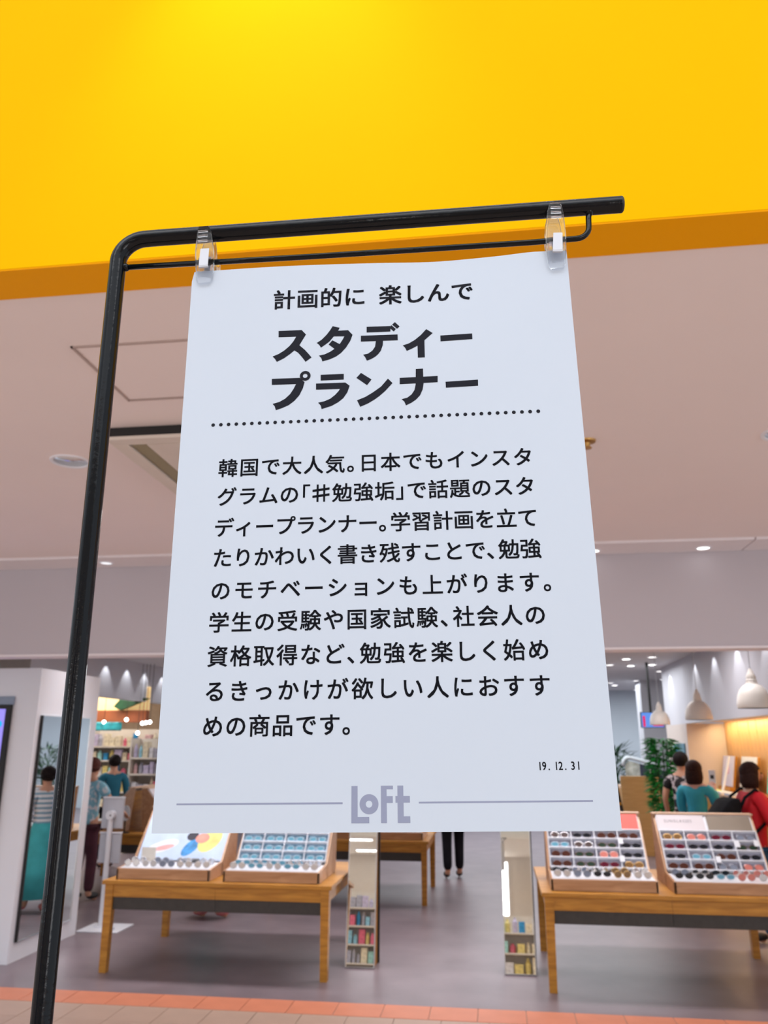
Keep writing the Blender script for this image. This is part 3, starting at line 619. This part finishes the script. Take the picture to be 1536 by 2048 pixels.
# wooden reception panel and escalator
a = thing('counter', 'tall plain oak counter panel in front of the escalator', 'counter', (1.97, 13.95, 0))
MB().box(0, .60, 0, .05, 0, 1.19, .004).build('front_panel', wood('counter_oak', (.50, .31, .12), (.58, .37, .16)), a); MB().box(0, .60, .05, .5, 1.0, 1.04).build('counter_top', M_pale, a); MB().box(0, .03, .05, .5, 0, 1.0).box(.57, .60, .05, .5, 0, 1.0).build('side_panel', M_wood, a)
a = thing('folding_board', 'dark folding board stand left of the oak counter', 'stand', (1.78, 13.2, 0), R(15))
for s_ in (-1, 1): MB().prism([(-.22*s_, 0), (-.18*s_, 0), (.02*s_, 1.15), (-.02*s_, 1.15)], 'y', -.02, .02).build('leg', M_blk, a)
MB().box(-.16, .16, -.03, -.02, .30, .34).box(-.06, .06, -.03, -.02, .8, .84).build('crossbar', M_wood, a)
a = thing('escalator', 'escalator with pale curved handrail and dark glass side', 'escalator', (2.32, 16, 0))
prof = [(0, 1.30), (.02, 1.40), (.07, 1.44), (.14, 1.445), (.9, 1.235), (1.7, 1.0), (1.7, .94), (.9, 1.17), (.16, 1.385), (.09, 1.375), (.06, 1.30)]
MB().tube([(x, 0, z) for x, z in prof[:6]], .035, 12).build('handrail', mat('pale_handrail', (.62, .68, .72), .4, noise=.03), a, True)
MB().prism([(.04, .3), (.04, 1.30), (.10, 1.39), (.30, 1.34), (.30, .3)], 'y', -.01, .01).build('end_panel', mat('steel_swirl', (.42, .50, .52), .25, .8, noise=.35, scale=10), a)
MB().prism([(.30, .3), (.30, 1.34), (1.7, .95), (1.7, .3)], 'y', -.008, .008).build('glass_side', mat('dark_glass', (.03, .04, .07), .08), a)
MB().box(.46, .49, -.02, -.008, .3, 1.29).box(.9, .93, -.02, -.008, .3, 1.15).build('post', M_metal, a)
MB().box(0, 1.7, -.05, .9, 0, .3).build('skirt', M_metal, a)
# plants
def plant(name, label, loc, h, n, spread, lw, ll, m, pot=True, up=.3):
    t = thing(name, label, 'plant', loc)
    if pot:
        MB().lathe([(0, 0), (.13, 0), (.16, .28), (.15, .28), (.14, .26), (0, .26)], seg=18).build('pot', M_white, t, 'auto')
    st_ = MB()
    for q in range(5):
        ang = q*1.257; st_.tube([(.03*math.cos(ang), .03*math.sin(ang), .25), (.06*math.cos(ang), .06*math.sin(ang), h*.6), (spread*.45*math.cos(ang), spread*.45*math.sin(ang), h*.97)], .008, 6)
    st_.build('stem', M_green2, t)
    L = MB()
    for q in range(n):
        a_ = random.uniform(0, 6.28); z = random.uniform(.42, .98)*h if pot else random.uniform(.3, 1)*h; rr = spread*(.15+.35*random.random())
        p = Vector((rr*math.cos(a_), rr*math.sin(a_), z)); d = Vector((math.cos(a_), math.sin(a_), random.uniform(-.5, up))).normalized()
        s_ = d.cross(Vector((0, 0, 1))).normalized(); nn = s_.cross(d)
        L.poly([p, p+d*ll*.4+s_*lw+nn*lw*.5, p+d*ll, p+d*ll*.4-s_*lw+nn*lw*.5])
    tag(L.build('foliage', m, t, recalc=False), kind='stuff')
plant('potted_bamboo', 'tall bright green bushy plant by the pale column', (2.42, 12.75, 0), 1.80, 900, .36, .028, .15, M_green)
plant('potted_palm', 'dark spiky palm behind the escalator handrail', (2.38, 17.75, 0), 1.62, 260, .55, .022, .32, M_green2, True, .9)

# poster cards and counter in the recess
a = thing('display_counter', 'oak counter under the recess carrying upright cards', 'counter', (3.05, 6.2, 0))
MB().box(0, .52, 0, 7.4, .98, 1.02, .003).build('counter_top', M_pale, a); MB().box(.03, .52, .02, 7.38, 0, .98).build('carcass', M_wood, a)
for n_, (y0, y1, m, lb) in enumerate(((13.52, 12.92, mat('lilac_card', (.55, .55, .72), .5, noise=.05), 'lilac card with a small flower picture leaning on the wooden wall'), (12.55, 11.85, mat('white_print_card', (.70, .72, .75), .5, noise=.06, scale=10), 'white printed card leaning behind the woman in red'), (11.35, 10.35, mat('mint_card', (.12, .68, .52), .5, noise=.08), 'mint green card at the right frame edge'))):
    t = thing('display_card', lb, 'card', (3.40, (y0+y1)/2, 1.026), group='cards in the recess')
    hw = (y0-y1)/2; tl = Matrix.Rotation(R(10), 4, 'Y')
    o = MB().box(-.006, .006, -hw, hw, .06, .50, .002).build('sheet', m, t); o.matrix_local = tl
    o = MB().box(.007, .03, -hw-.02, hw+.02, 0, .50, .002).box(-.04, .007, -hw-.02, hw+.02, 0, .05).build('easel_back', M_wood, t); o.matrix_local = tl
    if n_ == 0:
        o = MB().prism(ell(0, .30, .09, .07, .4), 'x', -.008, -.0061).build('picture', mat('pink_flower_print', (.60, .35, .50), .5, noise=.5, scale=20), t); o.matrix_local = tl
    if n_ == 1:
        q = MB()
        for z in (.42, .36, .30, .18, .14): q.box(-.0075, -.0061, -hw*.6, hw*.3, z, z+.018)
        o = q.build('print_lines', M_ink, t); o.matrix_local = tl
    if n_ == 2:
        o = MB().box(-.008, -.0061, -hw, -hw*.1, .06, .50).build('pale_half', mat('pale_lilac_print', (.60, .62, .75), .5), t); o.matrix_local = tl
tag(MB().prism([(0, 0), (.025, 0), (.17, .50), (.15, .50)], 'y', -.03, .03).build('divider_post', M_acr), 'slanted white divider post between the lilac and white cards', 'divider').location = (3.20, 12.74, 1.021)

for i, (y, c, nm) in enumerate(((12.9, (.68, .72, .20), 'yellow'), (12.4, (.72, .74, .78), 'white'), (11.9, (.55, .60, .70), 'pale blue'), (11.0, (.15, .65, .50), 'mint'), (10.4, (.75, .72, .72), 'cream'))):
    tag(MB().box(-.08, .08, -.17, .17, 0, .03, .004).build('flat_box', mat(nm+'_box', c, .5, noise=.05)), '%s flat box lying on the recess counter before the cards' % nm, 'box', 'boxes on the recess counter').location = (3.14, y, 1.021)

# ---------------------------------------------------------------- colourful shop at the left
a = thing('shop_sign', 'cream lit sign board over the colourful shop', 'sign', (-7.05, 13.6, 2.12))
MB().box(-1.0, 1.1, 0, .06, .10, .50, .01).build('board', mat('warm_sign', (.95, .66, .30), .5, emis=.35, noise=.05), a)
MB().box(-1.0, 1.1, -.05, .06, -.10, .10, .005).build('brown_beam', mat('rust_beam', (.30, .07, .015), .6, noise=.15), a)
q = MB()
for i in range(7): x = -.15+.075*i; q.box(x-.020, x+.020, -.003, 0, .385, .395); q.box(x-.006, x+.006, -.003, 0, .36, .43)
q.build('letters', mat('brown_print', (.15, .08, .03), .6), a)
tag(MB().prism([(-6.52, 2.28), (-6.40, 2.22), (-6.18, 2.30), (-5.9, 2.42), (-6.2, 2.44), (-6.42, 2.40)], 'y', 13.45, 13.55).build('green_awning', M_green2), 'dark green leaf shaped awning on the cream sign board', 'awning')
tag(MB().box(-7.2, -6.35, 13.35, 13.5, 1.88, 2.02, .02).build('garland', mat('teal_garland', (.02, .30, .33), .6, noise=.5, scale=9)), 'teal and green hanging garland under the rust coloured beam', 'decoration')
for i, (x, z) in enumerate(((-6.62, 2.02), (-6.22, 2.06), (-5.93, 2.00), (-5.87, 2.01), (-5.80, 2.02), (-6.0, 1.84))):
    t = thing('bare_bulb', ('round bulb at the far left of the colourful shop', 'round bulb under the green awning', 'first of the three bulbs close together', 'middle of the three bulbs close together', 'last of the three bulbs close together', 'lowest round bulb above the goods')[i], 'bulb', (x, 13.36, z), group='white bulbs in the colourful shop')
    MB().ball((0, 0, 0), .031).build('globe', M_glow, t, True); MB().tube([(0, 0, .034), (0, 0, 2.99-z)], .004, 6).build('cord', M_blk, t)
M_shelf = mat('shop_shelf', (.72, .66, .58), .6, noise=.05)
PAL = [('white', (.74, .74, .78)), ('pale pink', (.78, .50, .50)), ('cream', (.76, .68, .50)), ('sky blue', (.30, .60, .75)), ('lilac', (.55, .50, .68)), ('blue', (.03, .30, .62)), ('yellow', (.75, .62, .22)), ('grey', (.42, .42, .50)), ('rose', (.75, .16, .25)), ('mint', (.38, .70, .66))]
def goods(label, loc, W, levels, rz, pal, gname, D=.35, colw=.12, seed=1):
    rnd = random.Random(seed)
    t = thing('shop_shelf', label, 'shelf', loc, rz)
    for z in levels: MB().box(0, W, 0, D, z-.025, z, .003).build('shelf_board', M_shelf, t)
    MB().box(0, .02, 0, D, 0, levels[-1]+.3).box(W-.02, W, 0, D, 0, levels[-1]+.3).build('side_panel', M_shelf, t)
    MB().box(0, W, D, D+.02, 0, levels[-1]+.3).build('back_panel', M_shelf, t)
    Mw = Matrix.Translation(loc) @ Matrix.Rotation(rz, 4, 'Z')
    for li, z in enumerate(levels):
        x = .035; prev = 'side panel'
        while x < W-.03-colw*.6:
            ww = rnd.uniform(.6, 1.1)*colw; gap = (levels[li+1]-z-.035) if li+1 < len(levels) else .27; hh = rnd.uniform(.5, .93)*gap; dd = rnd.uniform(.06, .14)
            ww = min(ww, W-.03-x); nm, c = rnd.choice(pal)
            mm = mat(nm+'_pack', c, .45, noise=.3, scale=18)
            kind = rnd.random()
            y0 = rnd.uniform(.02, .08); mb = MB()
            if kind < .5: mb.box(-ww/2+.004, ww/2-.004, 0, dd, 0, hh, .006); nk = 'box'
            elif kind < .8: mb.lathe([(0, 0), (ww*.36, 0), (ww*.38, hh*.7), (ww*.2, hh*.85), (ww*.18, hh), (0, hh)], (0, ww*.42, 0), 12); nk = 'bottle'
            else: mb.prism([(-ww/2+.006, 0), (ww/2-.006, 0), (ww/2-.012, hh*.5), (ww/2-.006, hh), (-ww/2+.006, hh), (-ww/2+.012, hh*.5)], 'y', 0, dd*.5); nk = 'packet'
            o = mb.build(nk, mm); o.matrix_world = Mw @ Matrix.Translation((x+ww/2, y0, z+.001))
            tag(o, '%s %s right of the %s, %s board, %s' % (nm, nk, prev, ('lowest', 'second', 'third', 'fourth', 'fifth', 'top')[min(li, 5)], gname), nk, 'goods on the '+gname)
            x += ww+.006; prev = nm+' '+nk
    return t
goods('tan shelf packed with small colourful goods in the left shop', (-7.3, 14.2, 0), 1.85, (.25, .55, .85, 1.12, 1.38, 1.62), 0, PAL, 'left shop shelf', colw=.13, seed=3)
goods('lower tan shelf of pastel goods nearer the poster edge', (-5.9, 12.9, 0), .8, (.3, .6, .9, 1.2, 1.45), 0, PAL[:5]+PAL[7:], 'pastel goods shelf', colw=.10, seed=5)
# across the passage, seen only in the mirrors
goods('shelf of bright packets across the passage, seen in the left mirror', (-1.75, -2.3, 0), 1.6, (.15, .45, .75, 1.05, 1.35), R(180), PAL, 'left mirror shelf', seed=8).location
goods('two tier shelf across the passage, seen in the right mirror', (1.0, -2.3, 0), 1.4, (.34, .70, 1.02), R(180), PAL, 'right mirror shelf', colw=.16, seed=9)
for i, (x, y) in enumerate(((-3.2, -4.9), (-2.4, -5.6), (-3.0, -6.3))):
    t = thing('linear_lamp', '%s bright ceiling panel lamp across the passage, seen in the left mirror' % ('nearest', 'middle', 'farthest')[i], 'ceiling lamp', (x, y, 3.0), group='panel lamps across the passage')
    MB().box(-.4, .4, -.08, .08, -.03, 0, .004).build('housing', M_white, t); MB().box(-.38, .38, -.06, .06, -.034, -.03).build('diffuser', M_glow, t)

for x, nm in ((-6.2, 'outer left'), (-3.9, 'inner left'), (.10, 'middle'), (2.6, 'inner right'), (4.9, 'outer right')):
    t = thing('streak_strip', '%s vertical glow strip added on the cream wall to reflect in the pole' % nm, 'lamp', (x, -6.99, .6), group='added glow strips across the passage')  # glowing strips added so the glossy pole reflects thin vertical streaks
    MB().box(-.09, .09, 0, .04, 0, 2.3, .005).build('housing', M_white, t); MB().box(-.06, .06, .04, .06, .03, 2.27, .008).build('tube', M_glow, t)
t = thing('highlight_tube', 'long glow tube added out of view for a highlight on the bar', 'lamp', (-.35, 1.25, 4.7))  # glowing tube added above the view, for a bright reflection along the bar
MB().tube([(-.8, 0, 0), (.8, 0, 0)], .03, 12).build('tube', M_glow, t, 'auto'); MB().box(-.82, .82, -.035, .035, .03, .07, .005).build('housing', M_white, t)
for x in (-.6, .6): MB().box(x-.015, x+.015, 0, .62, .05, .07).build('bracket', M_metal, t)

# ---------------------------------------------------------------- people
def skinmesh(name, pts, edges, rad, m, parent, root=0, sub=1):
    me = bpy.data.meshes.new(name); me.from_pydata([Vector(p) for p in pts], edges, []); me.materials.append(m)
    o = bpy.data.objects.new(name, me); COL.objects.link(o)
    md = o.modifiers.new('k', 'SKIN'); md.use_smooth_shade = True
    lay = me.skin_vertices[0].data if me.skin_vertices else None
    if lay is None:
        bm_ = bmesh.new(); bm_.from_mesh(me); bm_.verts.layers.skin.verify(); bm_.to_mesh(me); bm_.free(); lay = me.skin_vertices[0].data
    for i, r_ in enumerate(rad):
        lay[i].radius = r_ if isinstance(r_, tuple) else (r_, r_); lay[i].use_root = (i == root)
    sd = o.modifiers.new('s', 'SUBSURF'); sd.levels = sub; sd.render_levels = sub
    dg = bpy.context.evaluated_depsgraph_get(); nm = bpy.data.meshes.new_from_object(o.evaluated_get(dg), depsgraph=dg)
    o.modifiers.clear(); o.data = nm
    if not nm.materials: nm.materials.append(m)
    for p in nm.polygons: p.use_smooth = True
    if parent is not None: o.parent = parent
    return o
def person(label, loc, face, h, hair, hairlen, skin, top, bottom, armR=None, armL=None, wd=1.0, lean=0, skirt=False, longsleeve=True, topext=.50, shoes=M_blk, stride=.03, headturn=0):
    t = thing('person', label, 'person', loc, face)
    H = lambda *p: Vector((p[0]*h, p[1]*h, p[2]*h))
    pel, wai, che, nb = H(0, 0, .53), H(0, .01+lean*.3, .61), H(0, .005+lean*.7, .72), H(0, -.005+lean, .815)
    nk, hd0, hd1, hd2 = H(0, .005+lean, .855), H(0, .012+lean*1.1, .895), H(0, .012+lean*1.15, .935), H(0, .005+lean*1.15, .97)
    P = [pel, wai, che, nb, nk, hd0, hd1, hd2]; E_ = [(0, 1), (1, 2), (2, 3), (3, 4), (4, 5), (5, 6), (6, 7)]
    Rr = [(.075*h, .058*h), (.066*h, .052*h), (.080*h, .055*h), (.045*h, .04*h), .030*h, (.040*h, .046*h), (.046*h, .054*h), (.036*h, .044*h)]
    arms = {1: armR or (H(.135, .0, .66), H(.14, .06, .535)), -1: armL or (H(-.135, .0, .66), H(-.14, .06, .535))}
    sleeve = []
    for s_ in (1, -1):
        el, wr_ = [Vector(q)*(1 if isinstance(q, Vector) else h) for q in arms[s_]]
        shd = H(.105*s_, lean*.95, .80); b0 = len(P)
        d = (wr_-el).normalized(); side = d.cross(Vector((0, 0, 1)));
        if side.length < .2: side = Vector((0, 1, 0))
        side.normalize()
        P += [shd, el, wr_, wr_+d*.035*h]; Rr += [.034*h, .024*h, .017*h, (.023*h, .012*h)]
        E_ += [(3, b0), (b0, b0+1), (b0+1, b0+2), (b0+2, b0+3)]
        for fi, off in enumerate((-.6, -.2, .2, .6)):
            q0 = wr_+d*.048*h+side*off*.022*h; q1 = q0+d*(.024+.004*(1.5-abs(fi-1.4)))*h+Vector((0, 0, -.006*h)); q2 = q1+d*.015*h+Vector((0, 0, -.008*h))
            k_ = len(P); P += [q0, q1, q2]; Rr += [.0055*h, .005*h, .004*h]; E_ += [(b0+3, k_), (k_, k_+1), (k_+1, k_+2)]
        k_ = len(P); th = wr_+d*.020*h-side*.020*h; P += [th, th+d*.02*h-side*.008*h]; Rr += [.006*h, .005*h]; E_ += [(b0+2, k_), (k_, k_+1)]
        sleeve.append((shd, el, wr_))
    legs = []
    for s_ in (1, -1):
        hp, kn, an = H(.048*s_, 0, .49), H(.05*s_, .012+stride*s_*.5, .28), H(.05*s_, -.01+stride*s_, .045); toe = H(.055*s_, .075+stride*s_, .015)
        k_ = len(P); P += [hp, kn, an, toe]; Rr += [.048*h, .033*h, .022*h, (.022*h, .014*h)]; E_ += [(0, k_), (k_, k_+1), (k_+1, k_+2), (k_+2, k_+3)]; legs.append((hp, kn, an, toe))
    skinmesh('body', P, E_, Rr, skin, t, 0, 1)
    # top
    TP = [pel+H(0, 0, topext-.53), wai, che, nb+H(0, 0, -.012)]; TE = [(0, 1), (1, 2), (2, 3)]; TR = [(.090*h, .075*h), (.078*h, .066*h), (.094*h, .070*h), (.052*h, .046*h)]
    TR = [(a*wd, b_*wd) for a, b_ in TR]
    for shd, el, wr_ in sleeve:
        k_ = len(TP); TP += [shd+H(0, 0, -.004), el if longsleeve else (shd+(el-shd)*.62)]; TR += [.044*h, .034*h if longsleeve else .042*h]; TE += [(3, k_), (k_, k_+1)]
        if longsleeve: TP.append(el+(wr_-el)*.86); TR.append(.027*h); TE.append((k_+1, k_+2))
    skinmesh('shirt', TP, TE, TR, top, t, 1, 1)
    if skirt:
        MB().lathe([(.074*h, .60*h), (.092*h, .52*h), (.12*h, .32*h), (.155*h, .10*h), (.150*h, .10*h), (.115*h, .32*h)], (0, 0, 0), 22, 1, .85).build('skirt', bottom, t, True)
    else:
        QP = [H(0, 0, .535)]; QE = []; QR = [(.084*h, .066*h)]
        for hp, kn, an, toe in legs:
            k_ = len(QP); QP += [hp, kn, an+H(0, 0, .012)]; QR += [.056*h, .042*h, .036*h]; QE += [(0, k_), (k_, k_+1), (k_+1, k_+2)]
        skinmesh('trousers', QP, QE, QR, bottom, t, 0, 1)
    for hp, kn, an, toe in legs:
        MB().ball(an+(toe-an)*.55+H(0, 0, .006), .042*h, .62, 1.25, .52).build('shoe', shoes, t, True)
    # head details
    hc = hd1; face_ = Matrix.Translation(hc) @ Matrix.Rotation(headturn, 4, 'Z')
    hb = MB()
    hb.ball((0, -.012*h, .008*h), .058*h, 1.0, 1.08, 1.02, 18, 12)
    if hairlen > 0:
        hb.lathe([(.054*h, .02*h), (.060*h, -.02*h), (.062*h, -hairlen*h*.6), (.050*h, -hairlen*h), (.02*h, -hairlen*h*1.02)], (0, -.016*h, 0), 18, 1.0, .95)
    b_ = hb.b
    for v in b_.verts:   # open the face
        if v.co.y > .018*h and v.co.z < .022*h: v.co.y = .018*h-.2*(v.co.y-.018*h)
    ho = hb.build('hair', hair, t, True); ho.matrix_local = face_
    for s_ in (-1, 1):
        o = MB().ball((.018*s_*h, .048*h, .0), .0058*h, 1.3, .6, .8, 8, 6).build('eye', M_blk, t, True); o.matrix_local = face_
        o = MB().ball((.047*s_*h, .002*h, -.008*h), .012*h, .4, .8, 1.2, 8, 6).build('ear', skin, t, True); o.matrix_local = face_
    o = MB().ball((0, .056*h, -.016*h), .0085*h, .8, 1.1, 1.3, 8, 6).build('nose', skin, t, True); o.matrix_local = face_
    o = MB().ball((0, .049*h, -.034*h), .011*h, 1.3, .5, .4, 8, 6).build('mouth', mat('lips', (.45, .10, .09), .5), t, True); o.matrix_local = face_
    return t
M_red = mat('red_cloth', (.60, .004, .018), .7, noise=.15, scale=10); M_teal = mat('teal_cloth', (.03, .40, .55), .7, noise=.1, scale=8)
M_jean = mat('blue_denim', (.02, .10, .22), .8, noise=.2, scale=20); M_bcl = mat('black_cloth', (.010, .010, .014), .9, noise=.2, spec=.1)
def floral(name, base, dots, scale):
    m = mat(name, base, .8); nt = m.node_tree; b = nt.nodes['Principled BSDF']; t = nt.nodes.new('ShaderNodeTexCoord'); v = nt.nodes.new('ShaderNodeTexNoise'); v.inputs['Scale'].default_value = scale; v.inputs['Detail'].default_value = 2
    r = nt.nodes.new('ShaderNodeValToRGB'); r.color_ramp.elements[0].position = .54; r.color_ramp.elements[0].color = (*base, 1); r.color_ramp.elements[1].position = .60; r.color_ramp.elements[1].color = (*dots, 1)
    nt.links.new(t.outputs['Object'], v.inputs['Vector']); nt.links.new(v.outputs['Fac'], r.inputs['Fac']); nt.links.new(r.outputs['Color'], b.inputs['Base Color']); return m
M_flo = floral('black_floral', (.014, .012, .016), (.55, .48, .50), 14); M_bflo = floral('pale_floral', (.25, .55, .68), (.78, .80, .85), 22)
def striped():
    m = mat('striped_cloth', (.75, .78, .82), .8); nt = m.node_tree; b = nt.nodes['Principled BSDF']; t = nt.nodes.new('ShaderNodeTexCoord'); v = nt.nodes.new('ShaderNodeTexWave'); v.bands_direction = 'Z'; v.inputs['Scale'].default_value = 6.5; v.inputs['Distortion'].default_value = .6
    r = nt.nodes.new('ShaderNodeValToRGB'); r.color_ramp.elements[0].position = .40; r.color_ramp.elements[0].color = (.22, .38, .50, 1); r.color_ramp.elements[1].position = .55; r.color_ramp.elements[1].color = (.78, .80, .84, 1)
    nt.links.new(t.outputs['Object'], v.inputs['Vector']); nt.links.new(v.outputs['Fac'], r.inputs['Fac']); nt.links.new(r.outputs['Color'], b.inputs['Base Color']); return m
h_ = 1.53
pr = person('woman in a red jacket with a black backpack behind the right table', (2.26, 8.12, 0), R(-78), 1.53, M_hairb, .085, M_skin, M_red, M_jean, lean=.03, topext=.44, wd=1.12, armR=((.15, .05, .66), (.14, .14, .56)), headturn=R(-6))
bk = MB(); bk.prism([(-.085*h_, .80*h_), (-.15*h_, .79*h_), (-.235*h_, .69*h_), (-.25*h_, .60*h_), (-.20*h_, .555*h_), (-.09*h_, .56*h_)], 'x', -.10*h_, .10*h_)
bmesh.ops.bevel(bk.b, geom=list(bk.b.edges), offset=.035, segments=3, affect='EDGES', profile=.5)
bp = thing('backpack', 'black backpack hanging from the shoulders of the woman in red', 'backpack', (2.26, 8.12, 0), R(-78))
bk.build('bag_body', mat('black_nylon', (.010, .010, .013), .8, noise=.3, scale=14, spec=.1), bp, True)
MB().ball((0, -.240*h_, .63*h_), .075, .95, .5, 1.0, 12, 8).build('front_pocket', mat('black_nylon', 0), bp, True)
for s_ in (-1, 1): MB().tube([(s_*.07*h_, -.12*h_, .68*h_), (s_*.085*h_, -.06*h_, .80*h_), (s_*.082*h_, .01*h_, .845*h_), (s_*.08*h_, .085*h_, .79*h_), (s_*.085*h_, .075*h_, .68*h_), (s_*.09*h_, -.03*h_, .60*h_)], .014, 8).build('strap', M_bcl, bp, True)
person('woman in a teal shirt holding up a phone beside the lilac card', (2.12, 9.5, 0), R(-28), 1.52, M_hairb, .10, M_skin2, M_teal, M_bcl, armR=((.125, .05, .68), (.09, .14, .81)), armL=((-.115, .03, .66), (-.09, .10, .60)), topext=.48, wd=.92)
a = thing('phone', 'white phone held up by the woman in teal', 'phone', (2.345, 9.655, 1.30), R(-35))
MB().box(-.036, .036, -.005, .005, -.03, .11, .003).build('case', M_acr, a); MB().box(-.02, .02, -.0065, -.005, .02, .06).build('camera_patch', M_dark, a)
person('man in a black floral shirt bending beside the woman in teal', (2.20, 10.55, 0), R(-30), 1.60, M_hair, 0, M_skin, M_flo, M_bcl, longsleeve=False, lean=.02)
person('person with red-brown hair in a pale blue floral top at the far left table', (-4.60, 9.12, 0), R(-20), 1.52, M_hairr, .03, M_skin, M_bflo, mat('burgundy_cloth', (.07, .015, .03), .8, noise=.2), armR=((.15, .08, .67), (.12, .22, .60)), longsleeve=False)
person('woman in a striped top and teal skirt behind the left table', (-2.93, 8.50, 0), R(-50), 1.44, M_hair, .03, M_skin, striped(), mat('teal_skirt', (.05, .40, .43), .8, noise=.15), skirt=True, longsleeve=False, shoes=mat('pink_sandal', (.55, .16, .17), .6, noise=.1), stride=.06)
person('person in black trousers standing in the middle aisle', (-.60, 11.30, 0), R(10), 1.66, M_hair, 0, M_skin, M_bcl, M_bcl)
person('man in a white shirt behind the poster, seen in the wall mirror', (-2.65, 11.5, 0), R(140), 1.66, M_hair, 0, M_skin, mat('white_cloth', (.62, .62, .70), .8, noise=.05), M_jean, longsleeve=False)
person('person in a dark teal top bending over the far left table', (-5.45, 11.45, 0), R(35), 1.52, M_hair, 0, M_skin, mat('dark_teal_cloth', (.01, .14, .22), .8, noise=.1), M_bcl, longsleeve=True)
